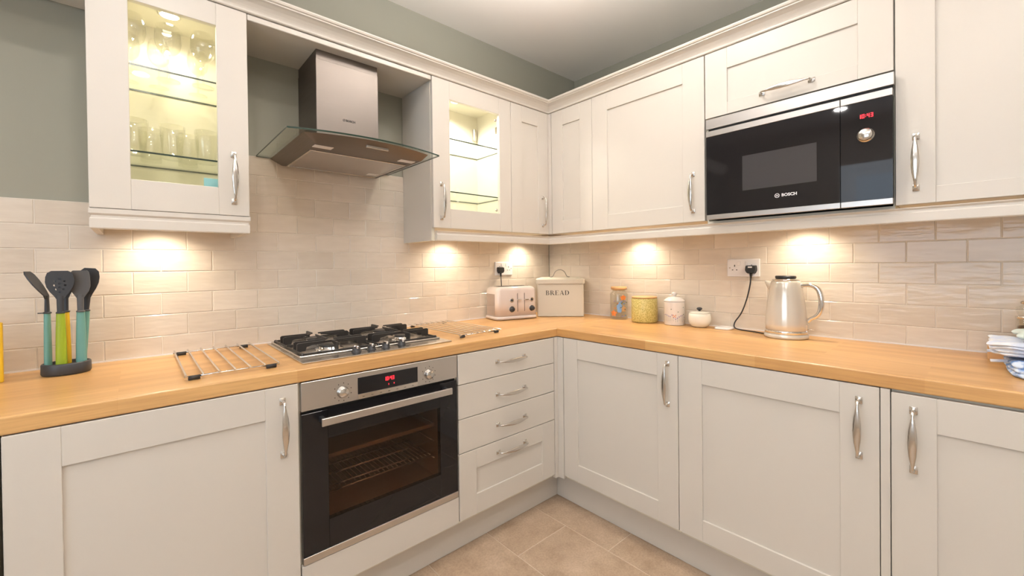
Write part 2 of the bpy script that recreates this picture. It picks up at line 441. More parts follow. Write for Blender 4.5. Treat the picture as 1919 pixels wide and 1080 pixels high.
for i, (x, y) in enumerate(ADDED_BOWLS):  # invented fittings that hold the added uplights
    t = thing('added_pendant', ('added white bowl uplighter over the kitchen corner to brighten the ceiling, out of frame', 'added white bowl uplighter further back to brighten the ceiling, out of frame')[i], 'light', (x, y, H))
    part('ceiling_rose', lathe(BM(), [(0, 0), (.05, 0), (.05, -.015), (.008, -.028), (0, -.028)], 28), 'chrome', t)
    part('rod', sweep(BM(), [(0, 0, -.02), (0, 0, -.365)], .004, n=8), 'chrome', t)
    part('bowl', lathe(BM(), [(0, -.370), (.06, -.365), (.12, -.347), (.155, -.320), (.158, -.320), (.122, -.351), (.06, -.370), (0, -.375)], 36), 'plastic', t)
# ------------------------------------------------------------------ cabinets
LEFT = 0.0; RIGHT = -PI/2
def handle_mesh(Lh=.165):
    bm = BM(); h = Lh/2
    for s in (-1, 1):
        box(bm, (-.0085, -.003, s*h-.011), (.0085, 0, s*h+.011), .0008)
        box(bm, (-.006, -.005, s*h-.008), (.006, -.003, s*h+.008), .0006)
    zs = [-h, -h, -h*.97, -h*.88, -h*.80, -h*.76, -h*.66, -h*.45, -h*.2, 0]
    ys = [-.003, -.016, -.024, -.028, -.029, -.029, -.0305, -.033, -.0345, -.035]
    ws = [.0045, .0040, .0038, .0036, .0036, .0046, .0056, .0082, .0098, .0102]
    ts = [.0045, .0038, .0034, .0030, .0030, .0044, .0038, .0040, .0042, .0042]
    path = [(0, y, z) for y, z in zip(ys, zs)] + [(0, y, -z) for y, z in list(zip(ys, zs))[-2::-1]]
    sweep(bm, path, ws+ws[-2::-1], ts+ts[-2::-1], side=(1, 0, 0), n=12, power=2.6)
    return smooth(fin(bm, 'nickel', 'handle'), 50)
HM = handle_mesh()
def add_handle(parent, x, z, horiz=False, y=-.02):
    return part('handle', HM, None, parent, (x, y, z), (0, PI/2, 0) if horiz else (0, 0, 0))
def shaker(w, h, st=.092, rt=.095, rb=.083, t=.02, rec=.0065, opening=False):
    """frame and panel meshes; local x 0..w, z 0..h, front at y=-t"""
    bm = BM(); e = .0012
    box(bm, (0, -t, 0), (st, 0, h), e); box(bm, (w-st, -t, 0), (w, 0, h), e)
    box(bm, (st, -t, 0), (w-st, 0, rb), e); box(bm, (st, -t, h-rt), (w-st, 0, h), e)
    fr = fin(bm, 'cream', 'door')
    if opening: return fr, None
    return fr, fin(box(BM(), (st-.004, -t+rec, rb-.004), (w-st+.004, -.003, h-rt+.004)), 'cream', 'panel')
def door(parent, x, z, w, h, y, handle=None, name='door', **k):
    fr, pn = shaker(w, h, **k)
    d = part(name, fr, None, parent, (x, y, z))
    if pn: part('panel', pn, None, d)
    if handle: add_handle(d, *handle)
    return d
def slab(parent, x, z, w, h, y, handle=None, name='drawer'):
    d = part(name, box(BM(), (0, -.02, 0), (w, 0, h), .0015), 'cream', parent, (x, y, z))
    if handle: add_handle(d, *handle)
    return d
g2 = .0015
BY = -.59         # carcass front of the left base run; door face is at -.61
BYR = -.583
# left run base
t = thing('base_cabinet', 'cream shaker base cabinet left of the oven, tall handle at its right edge', 'cabinet', (-2.447, 0, 0))
part('carcass', box(BM(), (0, BY+.001, .15), (.612, -.01, WB-.002)), 'creamin', t)
door(t, .002, DB, .610, .868-DB, BY, (.565, .740-DB))
t = thing('base_cabinet', 'cream base cabinet beyond the left edge of the picture', 'cabinet', (-3.05, 0, 0))
part('carcass', box(BM(), (0, BY+.001, .15), (.592, -.01, WB-.002)), 'creamin', t)
door(t, .001, DB, .590, .868-DB, BY, (.045, .740-DB))
# oven housing
OX = -1.8265
t = thing('oven_housing', 'cream oven housing with plain filler panel below the black oven', 'cabinet', (OX-.0065, 0, 0))
b = BM(); box(b, (0, BY+.001, .15), (.007, -.01, WB-.002)); box(b, (.607, BY+.001, .15), (.6115, -.01, WB-.002)); box(b, (.007, BY+.001, .15), (.607, -.01, .272))
part('carcass', b, 'creamin', t)
part('filler_panel', box(BM(), (.002, BY-.02, DB), (.609, BY, .277), .0015), 'cream', t)
# drawers
t = thing('drawer_cabinet', 'cream drawer unit of four drawers between oven and corner', 'cabinet', (-1.2215, 0, 0))
part('carcass', box(BM(), (0, BY+.001, .15), (.592, -.01, WB-.002)), 'creamin', t)
zz = [.1685, .451, .595, .739, .868]; hz = [.4, .523, .66, .807]
for i in range(4):
    z0, z1 = zz[i]+g2, zz[i+1]-g2; w = .591
    if i == 0: 
        fr, pn = shaker(w-.004, z1-z0, .090, .083, .086)
        d = part('drawer', fr, None, t, (.002, BY, z0)); part('panel', pn, None, d); add_handle(d, .294, hz[0]-z0, True)
    else: slab(t, .002, z0, w-.004, z1-z0, BY, (.294, hz[i]-z0, True))
# corner post
b = BM(); box(b, (-.628, -.6105, DB-.02), (-.604, -.59, .868), .0015); box(b, (-.604, -.645, DB-.02), (-.584, -.59, .868), .0015)
tag(part('corner_post', b, 'cream'), 'narrow cream corner post where both base runs meet', 'trim')
# right run base (local x = -y world)
def rthing(name, label, cat, y0): return thing(name, label, cat, (0, -y0, 0), RIGHT)
t = rthing('base_cabinet', 'cream shaker base cabinet at the inner corner, right of the drawers', 'cabinet', .646)
part('carcass', box(BM(), (0, BYR+.001, .15), (.599, -.01, WB-.002)), 'creamin', t)
door(t, .002, DB, .597, .868-DB, BYR, (.555, .748-DB), st=.088)
t = rthing('base_cabinet', 'wide cream shaker base cabinet under the kettle, handle at right', 'cabinet', 1.2465)
part('carcass', box(BM(), (0, BYR+.001, .15), (.604, -.01, WB-.002)), 'creamin', t)
door(t, .001, DB, .603, .868-DB, BYR, (.557, .740-DB))
b = box(BM(), (1.8525, BYR-.019, DB-.02), (1.8735, -.02, WB-.002), .001)
o = part('filler_strip', b, 'cream'); o.rotation_euler = (0, 0, RIGHT); tag(o, 'slim vertical cream filler strip between the two right base cabinets', 'trim')
t = rthing('base_cabinet', 'cream base cabinet at the lower right, handle at its left edge', 'cabinet', 1.875)
part('carcass', box(BM(), (0, BYR+.001, .15), (.603, -.01, WB-.002)), 'creamin', t)
door(t, .001, DB, .600, .868-DB-.006, BYR, (.046, .738-DB))
# plinths
tag(part('plinth', box(BM(), (-3.05, -.532, .001), (-.514, -.516, .149), .001), 'cream'), 'cream plinth board under the left run below oven and drawers', 'plinth')
tag(part('plinth', box(BM(), (-.532, -2.48, .001), (-.516, -.533, .149), .001), 'cream'), 'cream plinth board under the right run, catching bluish daylight', 'plinth')
# worktop
def worktop():
    bm = BM(); f = .609
    def slabw(x0, y0, x1, y1, mi, ex):
        t_ = bmesh.new(); bmesh.ops.create_cube(t_, size=1)
        for v in t_.verts: v.co = Vector((x0+(v.co.x+.5)*(x1-x0), y0+(v.co.y+.5)*(y1-y0), WB+(v.co.z+.5)*(WT-WB)))
        es = [e for e in t_.edges if ex(e)]
        bmesh.ops.bevel(t_, geom=es, offset=.0045, segments=3, affect='EDGES', profile=.5)
        merge(bm, t_, mi)
    slabw(-3.05, -f, -.001, -.001, 0, lambda e: all(abs(v.co.y+f) < 1e-4 for v in e.verts) and abs(e.verts[0].co.z-e.verts[1].co.z) < 1e-4)
    slabw(-f+.004, -2.48, -.001, -f, 1, lambda e: all(abs(v.co.x+f-.004) < 1e-4 for v in e.verts) and abs(e.verts[0].co.z-e.verts[1].co.z) < 1e-4)
    return fin(bm, ['oakx', 'oaky'], 'worktop')
tag(part('worktop', worktop(), None), 'L-shaped oak block worktop running around the kitchen corner', 'worktop')

# ------------------------------------------------------------------ wall cabinets
UY = -.279; UYR = -.297         # carcass fronts: door faces at -.299 / -.317
def puck(parent, x, y, z, power=2.4, spot=True):
    p = part('puck_light', lathe(BM(), [(0, 0), (.033, 0), (.033, -.010), (.027, -.013), (.027, -.011)], 28, (x, y, z)), 'chrome', parent)
    part('lens', lathe(BM(), [(.027, -.0115), (.015, -.0125), (0, -.013)], 28, (x, y, z)), 'lampon', p)
def shell(w, d, h, t_=.018):
    bm = BM()
    box(bm, (0, -d, 0), (t_, -.002, h)); box(bm, (w-t_, -d, 0), (w, -.002, h)); box(bm, (t_, -d, 0), (w-t_, -.002, t_))
    box(bm, (t_, -d, h-t_), (w-t_, -.002, h)); box(bm, (t_, -.010, t_), (w-t_, -.002, h-t_)); return bm
def shelf(parent, w, z, d0=-.262, d1=-.012, c='glass_shelf'):
    bm = box(BM(), (.019, d0, z), (w-.019, d1, z+.006))
    for f in bm.faces:
        if abs(f.normal.z) < .5 : f.material_index = 1
    bm.normal_update()
    for f in bm.faces: f.material_index = 0 if abs(f.normal.z) > .5 else 1
    return part(c, bm, ['shelfglass', 'shelfedge'], parent)
def glazed(t, w, x0o, x1o, z0o, z1o, hx):
    """door with glass opening x0o..x1o, z0o..z1o measured from the door's lower-left corner"""
    h = UT-UB; bm = BM(); T = .02; e = .0012
    box(bm, (.001, -T, 0), (x0o, 0, h), e); box(bm, (x1o, -T, 0), (w-.001, 0, h), e)
    box(bm, (x0o, -T, 0), (x1o, 0, z0o), e); box(bm, (x0o, -T, z1o), (x1o, 0, h), e)
    d = part('door', bm, 'cream', t, (0, UY, UB))
    part('pane', box(BM(), (x0o-.004, -.009, z0o-.004), (x1o+.004, -.005, z1o+.004)), 'pane', d)
    add_handle(d, hx, 1.556-UB)
    return d
CAX, CAW = -2.318, .415
tA = thing('glazed_wall_cabinet', 'lit glass-front cream wall cabinet of stemware at upper left', 'cabinet', (CAX, 0, 0))
sh = shell(CAW, .278, UT-UB); bmesh.ops.translate(sh, verts=sh.verts, vec=(0, 0, UB)); part('carcass', sh, 'creamin', tA)
glazed(tA, CAW, .095, .322, 1.5195-UB, 2.078-UB, .367)
shelf(tA, CAW, 1.888); shelf(tA, CAW, 1.613)
puck(tA, -2.115-CAX, -.165, UT-.018)
part('card', box(BM(), (.285, -.255, 1.4432), (.335, -.250, 1.555), .001), 'card', tA, label='small pale blue card at the bottom')
CBX, CBW = -1.136, .509
tB = thing('glazed_wall_cabinet', 'lit glass-front cream wall cabinet right of the extractor hood', 'cabinet', (CBX, 0, 0))
sh = shell(CBW, .278, UT-UB); bmesh.ops.translate(sh, verts=sh.verts, vec=(0, 0, UB)); 
box(sh, (0, -.278, PB), (.018, -.002, UB)); part('carcass', sh, ['creamin'], tB)
part('side_panel', box(BM(), (-.002, -.279, PB), (0, -.001, UT)), 'cream', tB)
glazed(tB, CBW, .099, .424, 1.522-UB, 2.065-UB, .046)
shelf(tB, CBW, 1.881); shelf(tB, CBW, 1.612)
puck(tB, -.905-CBX, -.165, UT-.018)
part('hinge', box(BM(), (.475, -.265, 1.99), (.491, -.20, 2.03), .002), 'nickel', tB)
part('bracket', box(BM(), (.455, -.03, 1.99), (.475, -.012, 2.06), .002), 'nickel', tB)
for zc in (1.54, 2.03):
    part('stopper', lathe(BM(), [(0, -.001), (.008, 0), (.0085, .003), (.006, .005), (0, .005)], 16, (.405, UY-.01, zc), '-y'), 'nickel', tB)
# etched flowers lower-left on pane
b = BM()
for i in range(4):
    cx, cz = .13+.02*(i % 2), 1.54+.028*i
    for k in range(6):
        a = k*PI/3
        prism(b, [(cx+.004*math.cos(a)+.0065*math.cos(a)*q+.0022*math.sin(a)*s, cz+.004*math.sin(a)+.0065*math.sin(a)*q-.0022*math.cos(a)*s) for q, s in ((-.3, 0), (.4, 1), (1, 0), (.4, -1))], 0, .0005, 0, FRONT)
    
bmesh.ops.translate(b, verts=b.verts, vec=(0, UY-.0095, 0)); part('etched_flowers', b, 'frost', tB)
# plain cabinet left run corner
t = thing('wall_cabinet', 'narrow cream wall cabinet left of the corner, handle at right', 'cabinet', (-.6265, 0, 0))
part('carcass', box(BM(), (0, UY+.001, UB), (.305, -.002, UT)), 'creamin', t)
door(t, .001, UB, .301, UT-UB, UY, (.250, 1.558-UB), st=.085, rt=.092, rb=.075)
b = BM(); box(b, (-.323, -.2995, UB), (-.3175, -.279, UT)); box(b, (-.3175, -.320, UB), (-.297, -.279, UT))
tag(part('corner_post', b, 'cream'), 'thin cream corner post between the upper cabinets', 'trim')
# right run corner cabinet
t = rthing('wall_cabinet', 'wide cream corner wall cabinet with blank panel, handle beside microwave', 'cabinet', .3215)
part('carcass', box(BM(), (0, UYR+.001, UB), (.914, -.002, UT)), 'creamin', t)
door(t, .001, UB, .299, UT-UB, UYR, name='blank_panel', st=.085, rt=.092, rb=.075)
door(t, .302, UB, .611, UT-UB, UYR, (.559, 1.556-UB), st=.099, rt=.092, rb=.078)
# microwave housing
t = rthing('microwave_housing', 'cream lift-up cupboard above the built-in microwave, horizontal handle', 'cabinet', 1.2375)
b = BM(); box(b, (0, UYR+.001, 1.870), (.618, -.002, UT)); box(b, (0, UYR+.001, UB-.012), (.005, -.002, 1.870)); box(b, (.613, UYR+.001, UB-.012), (.618, -.002, 1.870)); box(b, (.005, UYR+.001, UB-.012), (.613, -.002, UB-.003))
part('carcass', b, 'creamin', t)
door(t, .001, 1.872, .616, UT-1.872, UYR, (.3075, 1.915-1.872, True), st=.092, rt=.088, rb=.052)
# right tall door cabinet
t = rthing('wall_cabinet', 'large cream wall cabinet right of the microwave, handle at left', 'cabinet', 1.8575)
part('carcass', box(BM(), (0, UYR+.001, UB), (.6, -.002, UT)), 'creamin', t)
door(t, .001, UB-.004, .598, UT-UB+.004, UYR, (.049, 1.559-UB), st=.094, rt=.095, rb=.052)

# pelmets (light rails)
def strip_profile(bm, path, prof, mi=0):
    """extrude a profile (offset outwards o, z) along a plan polyline with mitres; outward is the left side of travel"""
    P = [Vector(p) for p in path]; rings = []
    for i, p in enumerate(P):
        ds = []
        if i > 0: ds.append((P[i]-P[i-1]).normalized())
        if i < len(P)-1: ds.append((P[i+1]-P[i]).normalized())
        ns = [Vector((d.y, -d.x)) for d in ds]
        if len(ns) == 2: m = (ns[0]+ns[1]); m = m/(m.dot(ns[0]))
        else: m = ns[0]
        rings.append([bm.verts.new((p.x+m.x*o, p.y+m.y*o, z)) for o, z in prof])
    n = len(prof)
    for A, B in zip(rings, rings[1:]):
        for j in range(n):
            bm.faces.new([A[j], A[(j+1) % n], B[(j+1) % n], B[j]])
    bm.faces.new(rings[0][::-1]); bm.faces.new(rings[-1]); return bm
# outward = right-hand side of travel (towards the room)
PEL = [(-.020, PB), (-.003, PB), (-.001, PB+.003), (-.001, PB+.030), (-.004, PB+.034), (-.004, PB+.040), (.001, PB+.046), (.001, UB-.002), (-.020, UB-.002)]
tag(part('pelmet', strip_profile(BM(), [(CAX, -.005), (CAX, -.299), (CAX+CAW, -.299), (CAX+CAW, -.005)], [(o, z) for o, z in PEL]), 'cream'), 'cream light pelmet under the left glass-front wall cabinet', 'trim')
tag(part('pelmet', strip_profile(BM(), [(-1.117, -.299), (-.3165, -.299), (-.3165, -2.458)], [(o, z-(0.0125 if z > PB+.05 else 0)) for o, z in PEL]), 'cream'), 'long cream light pelmet under the corner and right wall cabinets', 'trim')
# cornice
CZ = UT+.003
prof = [(-.03, CZ), (.004, CZ), (.007, CZ+.003), (.007, CZ+.008), (.003, CZ+.011), (.005, CZ+.016), (.010, CZ+.024), (.018, CZ+.034), (.029, CZ+.043), (.036, CZ+.047),
        (.036, CZ+.051), (.041, CZ+.054), (.043, CZ+.060), (.041, CZ+.066), (.036, CZ+.068), (-.03, CZ+.068)]
tag(part('cornice', strip_profile(BM(), [(-3.05, -.297), (-.315, -.297), (-.315, -2.458)], prof), 'cream', sm=False), 'moulded cream cornice running along the tops of all wall cabinets', 'trim')
# bridging boards
tag(part('bridging_board', box(BM(), (CAX+CAW+.001, -.297, 2.134), (CBX-.003, -.003, UT), .002), 'cream'), 'cream board bridging the gap above the extractor hood', 'trim')
tag(part('bridging_board', box(BM(), (-3.05, -.297, 2.134), (CAX-.001, -.003, UT), .002), 'cream'), 'cream board left of the upper-left glass-front cabinet', 'trim')
# under-cabinet lights
def underlight(x, y, label, wallx=False):
    t = thing('cabinet_light', label, 'light', (x, y, UB-.001), 0, 'small lamps under the wall cabinets')
    part('housing', lathe(BM(), [(0, 0), (.032, 0), (.032, -.010), (.026, -.013), (.026, -.010)], 24), 'chrome', t)
    part('lens', lathe(BM(), [(.026, -.0105), (.014, -.0118), (0, -.012)], 24), 'lampon', t)
    o = lamp('cabinet_lamp', 'SPOT', (0, 0, -.016), 7.5, PUCK, (0, 0, 0), spot_size=math.radians(150), spot_blend=.8, shadow_soft_size=.02); o.parent = t
underlight(-2.15, -.105, 'small round lamp under the left glass-front cabinet')
underlight(-.889, -.105, 'small round lamp under the second glass-front cabinet above the toaster')
underlight(-.306, -.105, 'small round lamp under the wall cabinet corner above the bread bin')
underlight(-.105, -.753, 'small round lamp under the corner cabinet above the jars')
underlight(-.105, -1.544, 'small round lamp under the microwave above the kettle')
for x, y in ((-2.115, -.165), (-.905, -.165)):
    lamp('puck_lamp', 'SPOT', (x, y, UT-.036), 9.5 if x < -2 else 17, (1, .90, .66) if x < -2 else (1, .94, .85), (0, 0, 0), spot_size=math.radians(165), spot_blend=.6, shadow_soft_size=.02)

# ------------------------------------------------------------------ oven
def text_part(parent, s, size, x, y, z, m, name='lettering', bold=0.0):
    bm = text_bm(s, size, .0006, bold); bmesh.ops.transform(bm, matrix=FRONT, verts=bm.verts)
    bmesh.ops.translate(bm, verts=bm.verts, vec=(x, y, z)); return part(name, bm, m, parent)
def emblem(bm, x, y, z, r):
    for k in range(20):
        a, c = 2*PI*k/20, 2*PI*(k+1)/20
        prism(bm, [(x+r*math.cos(a), z+r*math.sin(a)), (x+r*math.cos(c), z+r*math.sin(c)), (x+.82*r*math.cos(c), z+.82*r*math.sin(c)), (x+.82*r*math.cos(a), z+.82*r*math.sin(a))], -y, -y+.0006, 0, FRONT)
    for s in (-1, 1):
        prism(bm, [(x+s*.30*r, z-.62*r), (x+s*.46*r, z-.62*r), (x+s*.46*r, z+.62*r), (x+s*.30*r, z+.62*r)], -y, -y+.0006, 0, FRONT)
    prism(bm, [(x-.30*r, z-.1*r), (x+.30*r, z-.1*r), (x+.30*r, z+.1*r), (x-.30*r, z+.1*r)], -y, -y+.0006, 0, FRONT)
SEG = {'0': 'abcdef', '1': 'bc', '3': 'abcdg', '4': 'bcfg', ':': '', '2': 'abged', '5': 'afgcd'}
def digits(s, x, y, z, h):
    bm = BM(); w = h*.5; th = h*.14; cx = x
    for ch in s:
        if ch == ':':
            for q in (.3, .7): prism(bm, [(cx, z+h*q-th/2), (cx+th, z+h*q-th/2), (cx+th, z+h*q+th/2), (cx, z+h*q+th/2)], -y, -y+.0006, 0, FRONT)
            cx += th*2.2; continue
        R_ = {'a': (0, h-th, w, h), 'd': (0, 0, w, th), 'g': (0, h/2-th/2, w, h/2+th/2), 'b': (w-th, h/2, w, h), 'c': (w-th, 0, w, h/2), 'f': (0, h/2, th, h), 'e': (0, 0, th, h/2)}
        for k in SEG[ch]:
            a, b_, c, d = R_[k]; prism(bm, [(cx+a, z+b_), (cx+c, z+b_), (cx+c, z+d), (cx+a, z+d)], -y, -y+.0006, 0, FRONT)
        cx += w+th*1.3
    return bm
def oven():
    t = thing('oven', 'built-in black glass and steel single oven under the hob', 'oven', (OX, 0, 0))
    b = BM(); w = .598; F = -.588
    # outer body around the cavity
    box(b, (0, F, .285), (.07, -.05, .868)); box(b, (w-.07, F, .285), (w, -.05, .868)); box(b, (.07, F, .285), (w-.07, -.05, .37)); box(b, (.07, F, .71), (w-.07, -.05, .868)); box(b, (.07, -.13, .37), (w-.07, -.05, .71))
    part('body', b, 'enamel', t)
    # side runners inside the cavity
    for z in (.45, .52, .59, .65):
        for x in (.078, w-.078): part('side_runner', sweep(BM(), [(x, -.56, z), (x, -.15, z)], .0035, n=6), 'chrome', t)
    b = BM()
    for k in range(24): 
        x = .09+k*.0182; sweep(b, [(x, -.545, .462), (x, -.15, .462)], .0022, n=5)
    for y in (-.55, -.35, -.15): sweep(b, [(.08, y, .459), (w-.08, y, .459)], .0035, n=6)
    sweep(b, [(.08, -.553, .480), (w-.08, -.553, .480)], .003, n=6)
    part('wire_shelf', b, 'chrome', t)
    b = BM(); box(b, (.08, -.56, .582), (w-.08, -.16, .586)); box(b, (.08, -.565, .582), (w-.08, -.56, .596), .001)
    part('baking_tray', b, 'enamel', t)
    part('wire_shelf', sweep(BM(), [(.08, -.56, .525), (w-.08, -.56, .525)], .003, n=6), 'chrome', t)
    # control panel
    cp = part('control_panel', box(BM(), (0, -.611, .7745), (w+.002, F, .868), .0015), 'steel', t)
    d0 = part('display', box(BM(), (.184, -.6125, .794), (.417, -.610, .851)), 'blackglass', t)
    part('touch_strip', box(BM(), (.184, -.6128, .7765), (.417, -.610, .7925)), 'nickel', t)
    for k in range(7): part('touch_mark', box(BM(), (.20+k*.032, -.6135, .783), (.207+k*.032, -.612, .7845)), 'ink', t)
    part('clock_digits', digits('10:43', .281, -.6128, .823, .0135), 'red', t)
    b = BM()
    for x in (.297, .318): box(b, (x, -.6132, .806), (x+.002, -.6122, .811))
    part('indicator', b, 'red', t)
    for x in (.1315, .466):
        part('knob', lathe(BM(), [(.020, 0), (.020, .004), (.0175, .006), (.0172, .014), (.0158, .0162), (0, .0165)], 32, (x, -.611, .8135), '-y'), 'nickel', t)
        b = BM()
        for k in range(10):
            a = math.radians(-60+k*33.3)
            prism(b, [(x+.030*math.sin(a)+dx, .8135+.030*math.cos(a)+dz) for dx, dz in ((-.0013, -.0016), (.0013, -.0016), (.0013, .0016), (-.0013, .0016))], .611, .6116, 0, FRONT)
        part('dial_marks', b, 'ink', t)
    # door: black glass frame with tinted window
    b = BM(); y0, y1 = -.612, F-.002; wx0, wx1, wz0, wz1 = .082, .516, .400, .671
    box(b, (0, y0, .306), (wx0, y1, .766), .001); box(b, (wx1, y0, .306), (w, y1, .766), .001)
    box(b, (wx0, y0, .306), (wx1, y1, wz0)); box(b, (wx0, y0, wz1), (wx1, y1, .766))
    d = part('door', b, 'blackglass', t)
    part('window_pane', box(BM(), (wx0, y0+.0002, wz0), (wx1, y0+.004, wz1)), 'tint', d)
    part('bottom_trim', box(BM(), (0, -.6135, .281), (w, F, .3045), .001), 'steel', d)
    b = BM(); box(b, (.048, -.660, .7285), (.545, -.652, .7535), .0015)
    for x in (.052, .527): box(b, (x, -.653, .733), (x+.014, -.612, .750), .001, 1, 1)
    part('handle', b, ['steel', 'black'], d)
    part('vent_slot', box(BM(), (.004, -.600, .766), (w-.004, -.590, .7745)), 'dark', t)
oven()

# ------------------------------------------------------------------ microwave
def microwave():
    t = rthing('microwave', 'built-in black glass microwave with steel trim, red clock and dial', 'microwave', 1.2565)
    w = .599
    part('body', box(BM(), (.003, -.330, 1.427), (w-.003, -.02, 1.856)), 'black', t)
    part('top_trim', box(BM(), (-.003, -.345, 1.8165), (w+.003, -.33, 1.8580), .001), 'steel', t)
    d = part('door', box(BM(), (0, -.351, 1.4445), (.4615, -.331, 1.781)), 'blackglass', t)
    part('steel_strip', box(BM(), (0, -.3515, 1.7815), (.4615, -.331, 1.8045), .0008), 'steel', d)
    part('steel_strip', box(BM(), (0, -.3515, 1.4245), (.4615, -.331, 1.444), .0008), 'steel', d)
    part('window', box(BM(), (.144, -.3514, 1.531), (.394, -.350, 1.672)), mat('window_screen', (.05, .048, .05), .05), d)
    part('handle', lathe(BM(), [(0, 0), (.001, 0), (.001, .001)], 4, (.3, -.34, 1.6)), 'black', d) if False else None
    c = part('control_panel', box(BM(), (.4635, -.351, 1.4445), (w, -.331, 1.781)), 'blackglass', t)
    part('steel_strip', box(BM(), (.4635, -.3515, 1.7815), (w, -.331, 1.8045), .0008), 'steel', c)
    part('steel_strip', box(BM(), (.4635, -.3515, 1.4245), (w, -.331, 1.444), .0008), 'steel', c)
    part('dial', lathe(BM(), [(.0235, 0), (.0235, .003), (.020, .0035), (.0195, .014), (.0175, .016), (0, .0165)], 36, (.5315, -.351, 1.6645), '-y'), 'nickel', c)
    part('clock_digits', digits('10:43', .512, -.3512, 1.7235, .0135), 'red', c)
    b = BM(); emblem(b, .2675, -.3512, 1.4945, .0085); tb = text_bm('BOSCH', .0155, .0006, .0005); bmesh.ops.transform(tb, matrix=FRONT, verts=tb.verts)
    bmesh.ops.translate(tb, verts=tb.verts, vec=(.3075, -.3514, 1.4945)); merge(b, tb); part('lettering', b, 'silver', d)
microwave()

# ------------------------------------------------------------------ extractor hood
def hood():
    X = -1.520
    t = thing('extractor_hood', 'steel chimney extractor hood with curved glass canopy', 'extractor', (X, 0, 0))
    part('chimney', box(BM(), (-.133, -.250, 1.722), (.133, -.002, 2.095), .0015), 'steelv', t)
    part('chimney_collar', box(BM(), (-.131, -.248, 2.095), (.131, -.002, 2.133)), 'steelv', t)
    # glass canopy: flat plate with bowed front
    def outline(x0, x1, yc, bow, n=24):
        pts = [(x0, -.006), (x0, yc)]
        for i in range(1, n): 
            s = i/n; pts.append((x0+(x1-x0)*s, yc-bow*4*s*(1-s)))
        pts += [(x1, yc), (x1, -.006)]; return pts
    b = prism(BM(), outline(-.306, .296, -.495, .055), 1.7115, 1.7175)
    b.normal_update()
    for f in b.faces: f.material_index = 0 if abs(f.normal.z) > .5 else 1
    part('glass_canopy', b, ['canopy', 'shelfedge'], t)
    # tray: bowed top outline, straight lower outline
    n = 24; top = outline(-.252, .244, -.488, .050, n)
    bot = [(-.212, -.030), (-.212, -.472)] + [(-.212+(.219+.212)*i/n, -.472) for i in range(1, n)] + [(.219, -.472), (.219, -.030)]
    part('tray', prism(BM(), bot, 1.683, 1.711, top=top), 'steelv', t, sm=True)
    b = BM(); box(b, (-.192, -.372, 1.6805), (.192, -.055, 1.6835)); part('grease_filter', b, 'filter', t)
    b = BM()
    for a, c in (((-.198, -.378), (.198, -.371)), ((-.198, -.056), (.198, -.049)), ((-.198, -.371), (-.191, -.056)), ((.191, -.371), (.198, -.056))):
        box(b, (a[0], a[1], 1.679), (c[0], c[1], 1.6835), .0008)
    part('filter_frame', b, 'steelb', t)
    for x in (-.170, .170): part('lamp_lens', box(BM(), (x-.034, -.452, 1.6812), (x+.034, -.418, 1.6835), .001), 'plastic', t)
    part('rating_label', box(BM(), (.14, -.13, 1.6795), (.185, -.09, 1.6806)), 'plastic', t)
    # slider switch on the sloping front
    b = box(BM(), (-.035, -.510, 1.6905), (.055, -.503, 1.7035), .001); part('switch', b, 'nickel', t)
    b = BM(); emblem(b, -.021, -.2503, 1.864, .0058); tb = text_bm('BOSCH', .0125, .0006, .0006); bmesh.ops.transform(tb, matrix=FRONT, verts=tb.verts)
    bmesh.ops.translate(tb, verts=tb.verts, vec=(.0075, -.2505, 1.864)); merge(b, tb); part('lettering', b, 'ink', t)
hood()

